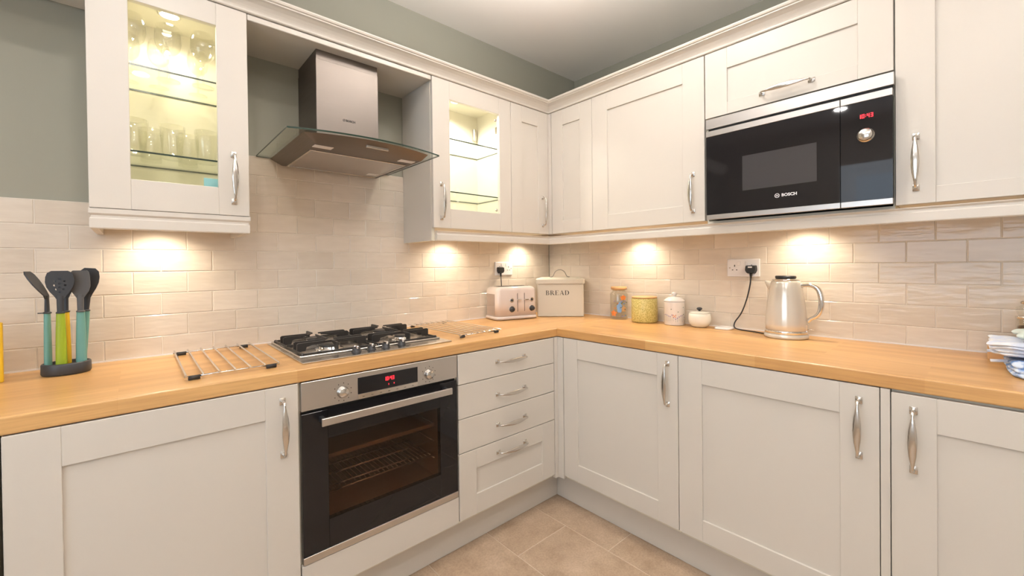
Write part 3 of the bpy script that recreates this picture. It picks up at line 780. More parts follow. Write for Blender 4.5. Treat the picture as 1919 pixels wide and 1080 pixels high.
# ------------------------------------------------------------------ hob
def hob():
    X0, X1, Y0, Y1 = -1.803, -1.205, -.545, -.045
    t = thing('gas_hob', 'four-burner stainless gas hob set in the oak worktop above the oven', 'hob', (X0, Y0, WT))
    w, d = X1-X0, Y1-Y0
    b = BM(); box(b, (0, 0, .0003), (w, d, .006), .002, 2)
    # raised lip of the burner well
    for a, c in (((.012, .075, .006), (w-.012, .083, .013)), ((.012, d-.018, .006), (w-.012, d-.010, .013)), ((.012, .083, .006), (.020, d-.018, .013)), ((w-.020, .083, .006), (w-.012, d-.018, .013))): box(b, a, c, .002)
    part('hob_plate', b, 'steelb', t)
    burn = [(.150, .185, .040), (.150, .375, .030), (.448, .375, .036), (.448, .175, .026)]
    for x, y, r in burn:
        bb = part('burner', lathe(BM(), [(r+.012, .006), (r+.012, .010), (r*.95, .012), (r*.95, .020), (r*.9, .021)], 32, (x, y, 0)), 'chrome', t)
        part('burner_cap', lathe(BM(), [(r*.9, .021), (r, .022), (r, .026), (r*.85, .028), (0, .0285)], 32, (x, y, 0)), 'iron', bb)
    # cast pan supports
    for gi, (gx0, gx1, bs) in enumerate(((.022, .292, burn[:2]), (.306, .576, burn[2:]))):
        b = BM(); z0, z1 = .013, .019; y0, y1 = .088, d-.022
        for a, c in (((gx0, y0, z0), (gx1, y0+.007, z1)), ((gx0, y1-.007, z0), (gx1, y1, z1)), ((gx0, y0, z0), (gx0+.007, y1, z1)), ((gx1-.007, y0, z0), (gx1, y1, z1))): box(b, a, c, .0008)
        for x, y, r in bs:
            def blade(p, q, up=True):
                dx, dy = q[0]-p[0], q[1]-p[1]; ln = math.hypot(dx, dy)
                fm = Matrix(((dx/ln, 0, -dy/ln, p[0]), (dy/ln, 0, dx/ln, p[1]), (0, 1, 0, 0), (0, 0, 0, 1)))
                tb = bmesh.new()
                prism(tb, [(0, .014), (.030, .014), (.034, .030), (ln*.62, .036), (ln, .041), (ln, .046), (.006, .046), (0, .042)], -.003, .003, 0, fm)
                bmesh.ops.bevel(tb, geom=list(tb.edges), offset=.0009, segments=1, affect='EDGES'); merge(b, tb)
            for o_ in (-.022, .022):
                blade((gx0+.004, y+o_), (x-.022, y+o_*.8)); blade((gx1-.004, y+o_), (x+.022, y+o_*.8))
            ya = y0+.003 if y < .28 else y1-.003; s = 1 if y < .28 else -1
            blade((x, ya), (x, y-s*.024)); blade((x, .282), (x, y+s*.024))
        ym = .282
        box(b, (gx0, ym-.0035, z0), (gx1, ym+.0035, z1+.006), .0008)
        for x, y in ((gx0+.004, y0+.004), (gx1-.004, y0+.004), (gx0+.004, y1-.004), (gx1-.004, y1-.004)):
            lathe(b, [(.006, .0062), (.0065, .012), (.005, .020), (0, .021)], 10, (x, y, 0))
        part('pan_support', b, 'iron', t)
    for x, y in ((.202, .046), (.262, .050), (.322, .052), (.392, .056)):
        k = part('knob', lathe(BM(), [(.0175, .006), (.0175, .009), (.0150, .010), (.0142, .022), (.013, .024), (0, .0245)], 24, (x, y, 0)), 'black', t)
        part('knob_grip', box(BM(), (x-.0038, y-.0145, .020), (x+.0038, y+.0145, .031), .0015), 'chrome', k)
hob()

# ------------------------------------------------------------------ trivet racks
def rack(x, y, n, w, d, label, rotz=0):
    t = thing('trivet_rack', label, 'rack', (x, y, WT), rotz, None)
    xs = [w*i/(n-1) for i in range(n)]
    for xx in xs: part('bar', sweep(BM(), [(xx, -.010, .0165), (xx, -.004, .0168), (xx, d+.004, .0168), (xx, d+.010, .0165)], [.002, .0031, .0031, .002], n=8), 'chrome', t)
    for yy in (.008, d-.008):
        part('cross_bar', sweep(BM(), [(-.004, yy, .0105), (w+.004, yy, .0105)], .0028, side=(0, 1, 0), n=8), 'chrome', t)
        for a in (xs[0]+.006, xs[-2]+.006):
            part('rubber_foot', sweep(BM(), [(a, yy, .0070), (a+xs[1]-.012, yy, .0070)], .0066, side=(0, 1, 0), n=10), 'rubber', t)
rack(-2.112, -.528, 7, .242, .484, 'chrome trivet rack with black feet left of the hob')
rack(-1.132, -.505, 8, .232, .470, 'chrome trivet rack between the hob and the toaster')

# ------------------------------------------------------------------ sockets and plugs
def socket(loc, rotz, label):
    t = thing('double_socket', label, 'socket', loc, rotz)
    part('faceplate', box(BM(), (-.073, -.009, -.043), (.073, -.0002, .043), .003, 2), 'plastic', t)
    for s in (-1, 1):
        part('switch', box(BM(), (s*.018-.007, -.0115, .012), (s*.018+.007, -.009, .032), .0015), 'plastic', t)
        b = BM(); cx = s*.038
        box(b, (cx-.0022, -.0098, .006), (cx+.0022, -.0088, .015)); box(b, (cx-.0125, -.0098, -.012), (cx-.0065, -.0088, -.0080)); box(b, (cx+.0065, -.0098, -.012), (cx+.0125, -.0088, -.0080))
        part('pin_holes', b, 'ink', t)
    for s in (-1, 1): part('screw', lathe(BM(), [(0, .001), (.003, .0012), (.0032, 0)], 12, (s*.060, -.009, 0), '-y'), 'nickel', t)
    return t
socket((-.436, 0, 1.217), 0, 'white double wall socket above the toaster')
socket((0, -1.2815, 1.2115), RIGHT, 'white double wall socket left of the kettle')
def plug(loc, rotz, cable, label, fuse=True):
    t = thing('plug', label, 'plug', loc, rotz)
    b = BM(); prism(b, [(-.024, -.014), (.024, -.014), (.026, .010), (.018, .026), (-.018, .026), (-.026, .010)], 0, .022, 0, Matrix(((1, 0, 0, 0), (0, 0, -1, 0), (0, -1, 0, 0), (0, 0, 0, 1))), top=[(-.020, -.011), (.020, -.011), (.022, .010), (.015, .022), (-.015, .022), (-.022, .010)])
    bmesh.ops.bevel(b, geom=list(b.edges), offset=.002, segments=2, affect='EDGES')
    part('plug_body', b, 'black', t)
    part('collar', sweep(BM(), [(0, -.010, -.022), (0, -.010, -.045)], [.0065, .004], side=(1, 0, 0), n=10), 'black', t)
    part('cable', sweep(BM(), smoothpath(cable), .0030, side=(1, 0, 0), n=8), 'black', t)
    if fuse: part('fuse_label', box(BM(), (-.009, -.0226, .002), (.009, -.0215, .009)), 'plastic', t)
plug((-.474, -.0099, 1.213), 0, [(0, -.010, -.040), (.001, -.012, -.075), (.002, -.012, -.11), (-.002, -.008, -.16), (0, -.006, -.21), (.01, -.006, -.24)], 'black plug and cable in the socket behind the toaster', False)
# local x = -(y world), local y = x world
plug((-.0099, -1.3195, 1.2095), RIGHT, [(0, -.010, -.040), (-.004, -.012, -.085), (-.018, -.014, -.15), (-.040, -.018, -.215), (-.068, -.022, -.262), (-.066, -.030, -.288), (-.030, -.040, -.2942), (.030, -.056, -.2942), (.066, -.076, -.2942), (.084, -.088, -.2925)], 'black plug with curving kettle cable on the right wall')

# ------------------------------------------------------------------ toaster
def roundrect(w, d, r, n=6, x0=0, y0=0):
    pts = []
    for cx, cy, a0 in ((w-r, d-r, 0), (r, d-r, 90), (r, r, 180), (w-r, r, 270)):
        for i in range(n+1):
            a = math.radians(a0+90*i/n); pts.append((x0+cx+r*math.cos(a), y0+cy+r*math.sin(a)))
    return pts
def loft(bm, rings, mi=0, smooth_=True):
    R_ = [[bm.verts.new((x, y, z)) for x, y in pts] for pts, z in rings]; n = len(R_[0])
    for A, B in zip(R_, R_[1:]):
        for j in range(n):
            f = bm.faces.new([A[j], A[(j+1) % n], B[(j+1) % n], B[j]]); f.smooth = smooth_; f.material_index = mi
    bm.faces.new(R_[0][::-1]).material_index = mi; bm.faces.new(R_[-1]).material_index = mi
    return bm
def toaster():
    t = thing('toaster', 'pinkish beige four-slot toaster beside the bread bin', 'toaster', (-.640, -.176, WT), math.atan2(-.235, .972))
    w, d = .276, .165
    part('base', loft(BM(), [(roundrect(w+.008, d+.006, .03, 6, -.004, -.003), .004), (roundrect(w+.012, d+.010, .03, 6, -.006, -.005), .012), (roundrect(w+.006, d+.004, .03, 6, -.003, -.002), .022)]), 'toaster', t)
    rings = [(roundrect(w, d, .028), .022), (roundrect(w, d, .028), .10)]
    for i in range(1, 9):
        a = i/8*PI/2; o_ = .030*(1-math.cos(a)); s_ = .030*math.sin(a)
        rings.append((roundrect(w-2*o_-.010*i/8, d-2*o_, max(.028-o_*.6, .008), 6, o_+.005*i/8, o_), .168+s_))
    part('body', loft(BM(), rings), 'toaster', t)
    b = BM()
    for k in range(2):
        for j in range(2):
            x0 = .040+k*.105; y0 = .036+j*.052; box(b, (x0, y0, .1972), (x0+.090, y0+.028, .1990))
    part('bread_slots', b, 'ink', t)
    part('side_plate', box(BM(), (-.0012, .03, .03), (.001, d-.03, .155), .0005), 'toastside', t)
    for x in (.138, .186):
        part('lever_slot', box(BM(), (x-.0014, -.0008, .048), (x+.0014, .001, .158)), 'ink', t)
        part('lever', box(BM(), (x-.004, -.016, .116), (x+.022, -.001, .122), .002), 'chrome', t)
    for x in (.098, .236):
        part('browning_knob', lathe(BM(), [(.0165, 0), (.0165, .004), (.0135, .006), (.0125, .018), (.011, .020), (0, .0205)], 24, (x, 0, .064), '-y'), 'black', t)
        part('knob_ring', lathe(BM(), [(.0195, .0002), (.0195, .0028), (.0165, .0035), (.0165, .0002)], 24, (x, 0, .064), '-y'), 'chrome', t)
        part('button_ring', lathe(BM(), [(.0135, .0002), (.0135, .003), (.0085, .004), (.0085, .0002)], 24, (x, 0, .117), '-y'), 'chrome', t)
        part('button', lathe(BM(), [(.0065, .0002), (.0065, .007), (0, .0075)], 16, (x+.001, 0, .117), '-y'), 'black', t)
    for x in (.03, w-.03):
        for y in (.03, d-.03): part('foot', lathe(BM(), [(.008, 0.0005), (.008, .0045)], 12, (x, y, 0)), 'rubber', t)
toaster()

# ------------------------------------------------------------------ bread bin
def serif(word, h):
    """roman capitals from stems, serifs and bowls; XY drawing"""
    bm = BM(); x = 0; st, thn, sf = .17*h, .055*h, .04*h
    def q(*p): prism(bm, [(x+a*h, b_*h) for a, b_ in p], 0, .0006)
    def rect(a, b_, c, d): q((a, b_), (c, b_), (c, d), (a, d))
    def bowl(cx, cy, rx, ry, ix, iy, a0=90, a1=-90, n=12):
        for i in range(n):
            A, B = math.radians(a0+(a1-a0)*i/n), math.radians(a0+(a1-a0)*(i+1)/n)
            q((cx+rx*math.cos(B), cy+ry*math.sin(B)), (cx+rx*math.cos(A), cy+ry*math.sin(A)), (cx+ix*math.cos(A), cy+iy*math.sin(A)), (cx+ix*math.cos(B), cy+iy*math.sin(B)))
    def stem(a): rect(a, 0, a+.17, 1); rect(a-.08, 0, a+.25, .04); rect(a-.08, .96, a+.25, 1)
    for ch in word:
        if ch == 'B':
            stem(.10); rect(.27, .95, .42, 1); rect(.27, .50, .44, .55); rect(.27, 0, .44, .05)
            bowl(.40, .755, .24, .245, .10, .195); bowl(.42, .265, .29, .27, .12, .215); adv = .80
        elif ch == 'R':
            stem(.10); rect(.27, .95, .42, 1); rect(.27, .46, .42, .51); bowl(.40, .73, .25, .27, .10, .22)
            q((.34, .47), (.52, .47), (.86, 0), (.66, 0)); rect(.64, 0, .92, .04); adv = .90
        elif ch == 'E':
            stem(.10); rect(.27, .95, .68, 1); rect(.27, 0, .70, .05); rect(.27, .48, .54, .53)
            q((.64, .80), (.68, .80), (.68, 1), (.60, .96)); q((.64, .04), (.60, .0), (.72, 0), (.73, .22)); rect(.51, .40, .54, .61); adv = .82
        elif ch == 'A':
            q((.10, 0), (.16, 0), (.47, .98), (.42, .98)); q((.64, 0), (.84, 0), (.50, 1.02), (.40, .98)); rect(.22, .30, .68, .35)
            rect(.0, 0, .27, .04); rect(.57, 0, .93, .04); adv = .94
        elif ch == 'D':
            stem(.10); rect(.27, .95, .42, 1); rect(.27, 0, .42, .05); bowl(.38, .5, .48, .5, .28, .45); adv = .95
        x += adv*h + .06*h
    return bm, x
def bread_bin():
    t = thing('bread_bin', 'taupe enamel bread bin lettered BREAD standing across the corner', 'bread bin', (-.331, -.199, WT), math.atan2(-.730, .683))
    w, d, h = .292, .160, .2115
    part('body', loft(BM(), [(roundrect(w-.012, d-.012, .012, 4, .006, .006), .0005), (roundrect(w, d, .012, 4), .004), (roundrect(w, d, .012, 4), h)], 0, False), 'bread', t)
    l = part('lid', loft(BM(), [(roundrect(w+.014, d+.014, .016, 4, -.007, -.007), h-.004), (roundrect(w+.014, d+.014, .016, 4, -.007, -.007), h+.021), (roundrect(w+.008, d+.008, .014, 4, -.004, -.004), h+.024), (roundrect(w-.05, d-.05, .02, 4, .025, .025), h+.034)], 0, False), 'bread', t)
    cx, cy = w/2, d/2
    path = smoothpath([(cx-.062, cy, h+.036), (cx-.045, cy, h+.040), (cx-.028, cy, h+.070), (cx, cy, h+.082), (cx+.028, cy, h+.070), (cx+.045, cy, h+.040), (cx+.062, cy, h+.036)])
    part('handle', sweep(BM(), path, .010, .0028, side=(0, 1, 0), n=8, power=4), 'binhandle', l)
    bm, wd = serif('BREAD', .0285)
    bmesh.ops.scale(bm, vec=(1.12, 1, 1), verts=bm.verts); bmesh.ops.transform(bm, matrix=FRONT, verts=bm.verts); bmesh.ops.translate(bm, verts=bm.verts, vec=(.445*w-wd*1.12/2, -.0001, .136))
    part('lettering', bm, 'ink', t)
bread_bin()

# ------------------------------------------------------------------ jars on the right
def glass_jar():
    t = thing('storage_jar', 'clear glass jar with bamboo lid and painted flowers', 'jar', (-.062, -.617, WT))
    r = .052
    prof = [(0, .001), (r-.004, .001), (r, .006), (r, .145), (r-.004, .156), (.040, .163), (.039, .170), (.040, .174), (.036, .174), (.036, .163), (r-.007, .152), (r-.003, .145), (r-.003, .008), (0, .006)]
    part('glass_body', lathe(BM(), prof, 40), 'drink', t)
    part('lid', lathe(BM(), [(0, .170), (.036, .170), (.036, .1745), (.045, .175), (.046, .178), (.046, .188), (.044, .191), (0, .192)], 36), 'bamboo', t)
    # painted flowers, birds and foliage bent round the glass
    def patch(pts, ang0, z0, m, name):
        bm = BM()
        rr = r+.0006; V = [bm.verts.new((rr*math.cos(ang0+x/rr), rr*math.sin(ang0+x/rr), z0+z)) for x, z in pts]
        c = sum((v.co for v in V), Vector())/len(V); 
        a = math.atan2(c.y, c.x); c = bm.verts.new(((rr+.0004)*math.cos(a), (rr+.0004)*math.sin(a), c.z))
        for i in range(len(V)): bm.faces.new([V[i], V[(i+1) % len(V)], c])
        part(name, bm, m, t)
    F0 = math.atan2(-1.43, -2.15)
    def blob(n, rx, rz, wob): return [((rx*(1+wob*math.sin(5*2*PI*i/n)))*math.cos(2*PI*i/n), (rz*(1+wob*math.sin(5*2*PI*i/n)))*math.sin(2*PI*i/n)) for i in range(n)]
    patch(blob(20, .017, .014, .18), F0+.5, .128, 'orange', 'painted_flower')
    patch(blob(20, .018, .016, .25), F0-.62, .036, 'orange', 'painted_flower')
    patch(blob(18, .015, .030, .10), F0+.05, .070, 'blue', 'painted_vase')
    patch(blob(20, .014, .016, .2), F0+.55, .062, 'bamboo', 'painted_flower')
    rd = random.Random(3)
    for k in range(16):
        a = rd.uniform(-.9, 1.0); z = rd.uniform(.015, .11); s = rd.choice((-1, 1))
        patch([(-.008, -.001), (0, -.0035), (.009, .003*s), (0, .0035)], F0+a, z, rd.choice(('leaf', 'leaf', 'purple', 'blue', 'orange')), 'painted_leaf')
glass_jar()
t = thing('canister', 'mustard yellow textured ceramic canister beside the glass jar', 'canister', (-.088, -.799, WT)); r = .070
part('body', lathe(BM(), [(0, .001), (r-.006, .001), (r, .008), (r+.001, .06), (r, .128), (r-.004, .134), (r-.008, .134), (r-.008, .128), (0, .128)], 48), 'mustard', t)
part('lid', lathe(BM(), [(0, .130), (r-.009, .131), (r-.009, .135), (r-.003, .1355), (r-.002, .140), (r-.006, .143), (0, .1435)], 48), 'bamboo', t, label='flat pale wooden lid')
t = thing('canister', 'white porcelain canister printed with small wild flowers', 'canister', (-.075, -.967, WT)); r = .052
part('body', lathe(BM(), [(0, .001), (r-.003, .001), (r, .005), (r, .118), (r+.001, .122), (r-.003, .124), (0, .124)], 40), 'porcelain', t)
l = part('lid', lathe(BM(), [(0, .1242), (r+.001, .1245), (r+.002, .128), (r-.003, .132), (r-.010, .139), (.030, .146), (.012, .149), (.006, .150), (.0065, .153), (.013, .159), (.0135, .166), (.009, .172), (0, .173)], 40), 'porcelain', t)
F0 = math.atan2(-1.08, -2.14); rd = random.Random(5)
def bent(parent, name, pts, r, a0, z0, m):
    bm = BM(); V = [bm.verts.new((r*math.cos(a0+x/r), r*math.sin(a0+x/r), z0+z)) for x, z in pts]
    bm.faces.new(V); part(name, bm, m, parent)
for k in range(15):
    a = -1.25+k*.17; z = .018+rd.random()*.008; h = rd.uniform(.016, .034)
    bent(t, 'printed_stem', [(-.0005, 0), (.0005, 0), (.0007, h), (-.0003, h)], r+.0005, F0+a, z, 'leaf')
    c = rd.choice(('purple', 'purple', 'leaf', 'blue'))
    bent(t, 'printed_flower', [(-.0035, 0), (0, -.003), (.0035, 0), (0, .005)], r+.0006, F0+a, z+h, c)
for px, pz in ((0, 0), (.006, .005), (-.006, .005), (.005, -.005), (-.005, -.005)):
    bent(t, 'printed_flower', [(px-.0035, pz), (px, pz-.0035), (px+.0035, pz), (px, pz+.0035)], r+.0008, F0, .050, 'orange')
for a, z in ((.35, .072), (.95, .095), (-.3, .085)):
    bent(t, 'printed_bee', [(-.004, 0), (0, -.002), (.004, .001), (0, .003)], r+.0006, F0+a, z, 'leaf')
t = thing('sugar_bowl', 'small ivory lidded bowl with a dark knob right of white canister', 'bowl', (-.070, -1.097, WT)); r = .054
part('body', lathe(BM(), [(0, .001), (.030, .001), (.040, .006), (.050, .020), (r, .040), (.053, .056), (.050, .070), (.047, .0705), (0, .070)], 40), 'ceramic', t)
l = part('lid', lathe(BM(), [(0, .071), (.0475, .0712), (.048, .074), (.040, .077), (.012, .081), (0, .081)], 40), 'ceramic', t)
part('knob', lathe(BM(), [(0, .080), (.005, .081), (.006, .085), (.012, .089), (.014, .094), (.010, .099), (0, .101)], 20), 'slate', l)
o = part('charging_pad', loft(BM(), [(roundrect(.085, .072, .016), .0006), (roundrect(.088, .075, .018, 6, -.0015, -.0015), .004), (roundrect(.085, .072, .016), .009), (roundrect(.070, .058, .012, 6, .0075, .007), .0105)]), 'plastic', None, (-.092, -1.247, WT))
tag(o, 'small flat white rounded pad on worktop between bowl and kettle', 'pad')
o.rotation_euler = (0, 0, .0)

# ------------------------------------------------------------------ kettle
def kettle():
    t = thing('kettle', 'pearl cream jug kettle with chrome handle on right worktop', 'kettle', (-.112, -1.487, WT))
    part('power_base', lathe(BM(), [(0, .0005), (.078, .0005), (.082, .004), (.082, .012), (.078, .019), (0, .019)], 48), 'kettle', t)
    part('base_ring', lathe(BM(), [(.074, .0192), (.0785, .020), (.0785, .031), (.0765, .034), (.070, .034)], 48), 'chrome', t)
    part('body', lathe(BM(), [(.074, .034), (.0768, .036), (.0772, .06), (.075, .10), (.070, .15), (.063, .20), (.0555, .235), (.053, .242), (.050, .245), (0, .245)], 48), 'kettle', t)
    part('rim', lathe(BM(), [(.046, .245), (.051, .2455), (.051, .250), (.046, .253), (.0, .254)], 48), 'chrome', t)
    part('lid', lathe(BM(), [(.036, .2535), (.0385, .256), (.0385, .263), (.036, .266), (0, .2665)], 40), 'black', t)
    # spout towards +y
    b = BM(); sweep(b, [(0, .038, .205), (0, .056, .222), (0, .070, .235), (0, .078, .240)], [.022, .017, .010, .0055], [.026, .018, .010, .005], side=(1, 0, 0), n=14)
    part('spout', b, 'kettle', t, sm=True)
    path = smoothpath([(0, -.048, .222), (0, -.066, .226), (0, -.092, .226), (0, -.112, .215), (0, -.123, .190), (0, -.126, .150), (0, -.120, .115), (0, -.105, .096), (0, -.090, .086), (0, -.080, .072)], 4)
    k = len(path)
    part('handle', sweep(BM(), path, [.010+.004*math.sin(PI*i/(k-1)) for i in range(k)], [.006+.004*math.sin(PI*i/(k-1)) for i in range(k)], side=(1, 0, 0), n=14, power=3), 'chrome', t)
    part('handle_mount', box(BM(), (-.009, -.066, .214), (.009, -.044, .234), .003, 2), 'chrome', t)
    b = BM(); sweep(b, [(0, -.077, .040), (0, -.090, .043), (0, -.103, .042)], [.006, .006, .009], [.002, .002, .0015], side=(1, 0, 0), n=8); box(b, (-.008, -.0795, .028), (.008, -.074, .060), .001)
    part('switch', b, 'chrome', t)
kettle()

# ------------------------------------------------------------------ utensils
def ellipse(cx, cy, rx, ry, n=40): return [(cx+rx*math.cos(2*PI*i/n), cy+ry*math.sin(2*PI*i/n)) for i in range(n)]
UXc, UYc = -2.384, -.130
t = thing('utensil_stand', 'dark oval carousel stand holding the coloured utensils', 'stand', (UXc, UYc, WT), .06)
def lens(a, b_, n=36):
    pts = []
    for i in range(n):
        th = 2*PI*i/n; c, s = math.cos(th), math.sin(th)
        pts.append((a*math.copysign(abs(c)**.85, c), b_*math.copysign(abs(s)**1.05, s)))
    return pts
b = loft(BM(), [(lens(.054, .046), .0006), (lens(.0565, .048), .006), (lens(.056, .048), .033), (lens(.054, .046), .036), (lens(.050, .042), .0362), (lens(.049, .041), .028)])
part('tray', b, 'slate', t)
def utensil(x, y, kind, hm, label, rotz=0, lean=0, hz=.196, head='slate', top=.33, twist=0):
    t = thing('kitchen_utensil', label, 'utensil', (UXc+x, UYc+y, WT+.029), rotz, 'utensils in the oval stand')
    t.rotation_euler = (0, lean, rotz)
    hb = .196-.029-.004
    part('grip', sweep(BM(), [(0, 0, 0), (0, 0, .05), (0, 0, .11), (0, 0, hb)], [.013, .0125, .0112, .0095], [.0075, .0075, .007, .0065], side=(1, 0, 0), n=14, power=2.6), hm, t, sm=True)
    part('collar', sweep(BM(), [(0, 0, hb), (0, 0, hb+.003), (0, 0, hb+.005)], [.0105, .0105, .009], [.010, .010, .007], side=(1, 0, 0), n=14), head, t)
    part('tab', box(BM(), (-.002, .006, hb), (.002, .022, hb+.003), .001), head, t)
    part('neck', sweep(BM(), [(0, 0, hb+.003), (0, 0, hb+.02), (0, 0, hb+.055)], [.0075, .0078, .0085], [.005, .0045, .003], side=(1, 0, 0), n=12, power=3), head, t, sm=True)
    z0 = hb+.045; Hh = top-.029-hb-.045+.0
    if kind == 'spoon': pr = [(.0085, 0), (.013, .10), (.022, .25), (.029, .42), (.032, .60), (.031, .78), (.027, .92), (.018, .99)]
    elif kind == 'spatula': pr = [(.0085, 0), (.013, .10), (.020, .24), (.0235, .40), (.0235, .60), (.0225, .80), (.0205, .94), (.016, .995)]
    else: pr = [(.0085, 0), (.012, .12), (.019, .3), (.024, .5), (.025, .7), (.022, .88), (.013, .98)]
    pr = [(a, b_*Hh) for a, b_ in pr]
    outl = pr + [(-a, b_) for a, b_ in pr[::-1]]
    loops = [outl]
    if kind == 'spoon':
        for hx, hzz in ((-.010, .62), (0, .70), (.010, .62), (-.012, .48), (0, .54), (.012, .48), (-.008, .34), (.008, .34), (0, .40), (0, .24)):
            loops.append([(hx+.0032*math.cos(2*PI*i/8), hzz*Hh+.0032*math.sin(2*PI*i/8)) for i in range(8)])
    hb_ = curve_flat(loops, .004); bmesh.ops.transform(hb_, matrix=FRONT, verts=hb_.verts)
    for v in hb_.verts:
        v.co.z += z0
        if kind == 'turner': v.co.y += .56*max(0, v.co.z-z0-.008)
    part('head', hb_, head, t)
    return t
utensil(-.040, .004, 'turner', 'teal', 'dark turner with pale teal grip leaning out leftmost in the stand', PI/2-.35, 0, top=.325).rotation_euler = (0, -.0, PI/2-.30)
utensil(-.009, -.022, 'spoon', 'lime', 'dark slotted spoon with lime green grip at the stand front', -.12, 0, top=.325)
utensil(-.002, .016, 'ladle', 'yellow', 'dark spoon with yellow grip behind the lime-gripped slotted spoon', -.4, 0, top=.32)
utensil(.034, -.008, 'spatula', 'teal', 'grey flat spatula with teal grip at the stand right', -.15, 0, head='greynylon', top=.325)
utensil(.030, .030, 'ladle', 'teal', 'black spoon rising behind the grey spatula', -.15, .085, top=.335)
o = part('chopping_board', box(BM(), (-2.72, -.160, WT+.0005), (-2.5095, -.148, 1.088), .003, 2), 'yellow')
tag(o, 'bright yellow upright board at the left edge of the picture', 'board')

# ------------------------------------------------------------------ right end clutter
t = thing('wooden_box', 'small low bamboo box beside the folded towels', 'box', (-.140, -2.060, WT), RIGHT)
b = BM(); box(b, (0, 0, .0005), (.17, .10, .044), .0015); part('body', b, 'bamboo', t)
part('lid', box(BM(), (0.001, .001, .0442), (.169, .099, .048), .001), 'bamboo', t)
t = thing('pepper_grinder', 'glass pepper grinder with dark peppercorns behind the towels', 'grinder', (-.088, -2.140, WT+.0482)); r = .021
part('glass_body', lathe(BM(), [(0, .001), (r, .001), (r, .085), (r-.003, .088), (r-.003, .003), (0, .003)], 24), 'drink', t)
part('peppercorns', lathe(BM(), [(0, .004), (r-.0035, .004), (r-.0035, .062), (0, .066)], 24), 'pepper', t)
part('collar', lathe(BM(), [(r-.002, .086), (r+.001, .087), (r+.001, .094), (r-.004, .096), (0, .096)], 24), 'chrome', t)
part('top', lathe(BM(), [(r-.006, .096), (r-.004, .100), (r, .115), (r, .122), (.012, .128), (.006, .130), (.006, .133), (0, .134)], 24), 'drink', t)
part('knob', lathe(BM(), [(0, .1335), (.010, .134), (.011, .139), (.008, .143), (0, .144)], 20), 'nickel', t)
def towel(name, label, x, y, z, w, d, h, m, seed, layers=3, lean=0.0, rz=0):
    """folded cloth: stacked soft folds; w across (towards -x), d along -y"""
    rd = random.Random(seed); bm = BM(); nx, ny = 22, 26
    # closed rounded slab, ripples on the sides so the folds read
    prof = []
    n = 10*layers
    for i in range(n+1):
        s = i/n; zz_ = h*s; fold = abs(math.sin(PI*layers*s)); prof.append((.006*fold+.001, zz_))
    rings = []
    for off, zz_ in prof:
        ring = []
        K = 64
        for j in range(K):
            a = 2*PI*j/K; c, s = math.cos(a), math.sin(a)
            px = (w/2)*math.copysign(abs(c)**.28, c); py = (d/2)*math.copysign(abs(s)**.28, s)
            wob = .006*math.sin(3*a+seed+zz_*60)+.004*math.sin(7*a+seed*2+zz_*130)
            L_ = math.hypot(px, py); f = 1+(off+wob)/L_
            ring.append((px*f, py*f+lean*zz_))
        rings.append((ring, zz_))
    # soften top
    last = rings[-1][0]
    for q, dz in ((.97, .0015), (.9, .0025), (.45, .004), (.15, .004)):
        rings.append(([(px*q, py*q) for px, py in last], h+dz))
    loft(bm, rings)
    for v in bm.verts:
        if v.co.z > h*.5: v.co.z += .004*math.sin(v.co.x*60+seed)*math.cos(v.co.y*45)
    o = part(name, bm, m, None, (x, y, z), (0, 0, rz), sm=True); tag(o, label, 'towel'); return o
towel('folded_towel', 'blue patterned folded towel at the bottom right of the worktop', -.335, -2.205, WT+.0015, .17, .20, .038, 'clothblue', 1, 3, 0, .1)
towel('folded_towel', 'white folded towel with faint blue marks on the blue towel', -.300, -2.185, WT+.0530, .18, .215, .034, 'clothwhite', 4, 4, .5, -.05)
towel('folded_towel', 'pale green cloth lying on top of the white towel', -.285, -2.215, WT+.1010, .14, .20, .012, 'clothgreen', 6, 1, 0, .05)
for i, (yy, z, s) in enumerate(((-2.092, WT+.062, 1), (-2.098, WT+.034, -1))):
    o = part('hanging_loop', sweep(BM(), smoothpath([(-.345, yy, z), (-.352, yy+.022, z-.002), (-.348, yy+.034, z-.004)]), .0045, .0012, side=(0, 0, 1), n=8), 'clothwhite')
    tag(o, ('upper', 'lower')[i]+' small white tag loop sticking out of the towel stack', 'loop')

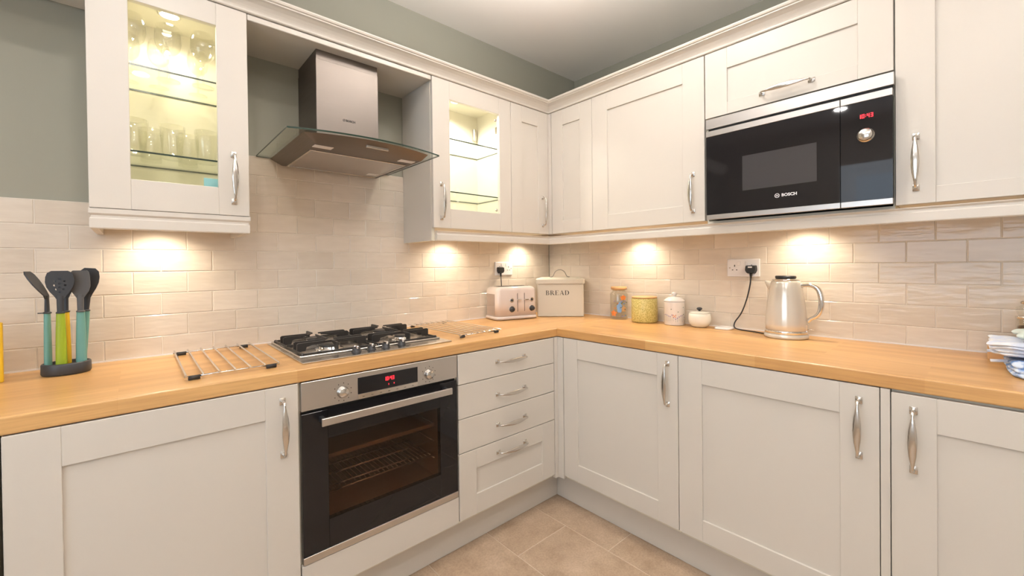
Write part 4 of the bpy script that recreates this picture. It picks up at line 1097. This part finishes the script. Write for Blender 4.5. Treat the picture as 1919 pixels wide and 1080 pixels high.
# ------------------------------------------------------------------ glasses in the cabinets
def wine_mesh(s=1.0):
    pr = [(0, .001), (.033, .001), (.034, .0025), (.020, .005), (.006, .009), (.0038, .02), (.0036, .075), (.006, .086), (.020, .095), (.033, .112), (.0385, .135), (.037, .165), (.032, .190),
          (.0310, .190), (.036, .164), (.0375, .135), (.032, .113), (.019, .097), (.0, .092)]
    return fin(lathe(BM(), [(r*s, z*s) for r, z in pr], 32), 'drink', 'wine_glass')
def tumbler_mesh():
    pr = [(0, .001), (.027, .001), (.029, .004), (.0345, .075), (.037, .118), (.0360, .118), (.0335, .075), (.0275, .014), (0, .012)]
    bm = lathe(BM(), pr, 40)
    for v in bm.verts:
        if v.co.z < .08 and v.co.length > .015:
            a = math.atan2(v.co.y, v.co.x); k = 1+.035*math.cos(10*a)*min(1, (.08-v.co.z)/.03); v.co.x *= k; v.co.y *= k
    return fin(bm, 'drink', 'tumbler')
WG = wine_mesh(); WG2 = wine_mesh(.88); TM = tumbler_mesh()
def put(name, me, x, y, z, label, group, cat='glass'):
    o = part(name, me, None, None, (x, y, z)); tag(o, label, cat, group)
for (x, y, me, l) in ((-2.120, -.165, WG, 'large clear wine glass front centre, upper shelf of left cabinet'), (-2.142, -.070, WG2, 'smaller clear wine glass behind the front centre one, left cabinet'),
                      (-2.022, -.180, WG, 'clear wine glass front right, upper shelf of left cabinet'), (-2.028, -.075, WG2, 'clear wine glass back right, upper shelf of left cabinet'),
                      (-2.215, -.180, WG, 'clear wine glass front left, upper shelf of left cabinet'), (-2.226, -.072, WG2, 'clear wine glass back left, upper shelf of left cabinet')):
    put('wine_glass', me, x, y, 1.8945, l, 'wine glasses on the left cabinet upper shelf')
for (x, y, l) in ((-2.112, -.170, 'clear tumbler front centre, lower shelf of left cabinet'), (-2.168, -.080, 'clear tumbler back centre, lower shelf of left cabinet'), (-2.015, -.168, 'clear tumbler front right, lower shelf of left cabinet'),
                  (-2.062, -.070, 'clear tumbler back right, lower shelf of left cabinet'), (-2.212, -.180, 'clear tumbler front left, lower shelf of left cabinet'), (-2.255, -.075, 'clear tumbler back left, lower shelf of left cabinet')):
    put('tumbler', TM, x, y, 1.6195, l, 'tumblers on the left cabinet lower shelf')
for (x, y, me, l) in ((-1.020, -.185, WG2, 'clear wine glass at left front, upper shelf of right lit cabinet'), (-.965, -.075, WG2, 'clear wine glass at left back, upper shelf of right lit cabinet')):
    put('wine_glass', me, x, y, 1.8875, l, 'wine glasses in the right lit cabinet')
for (x, y, l) in ((-1.010, -.185, 'clear tumbler at left front, lower shelf of right lit cabinet'), (-.955, -.100, 'clear tumbler at left back, lower shelf of right lit cabinet')):
    put('tumbler', TM, x, y, 1.6185, l, 'tumblers in the right lit cabinet')
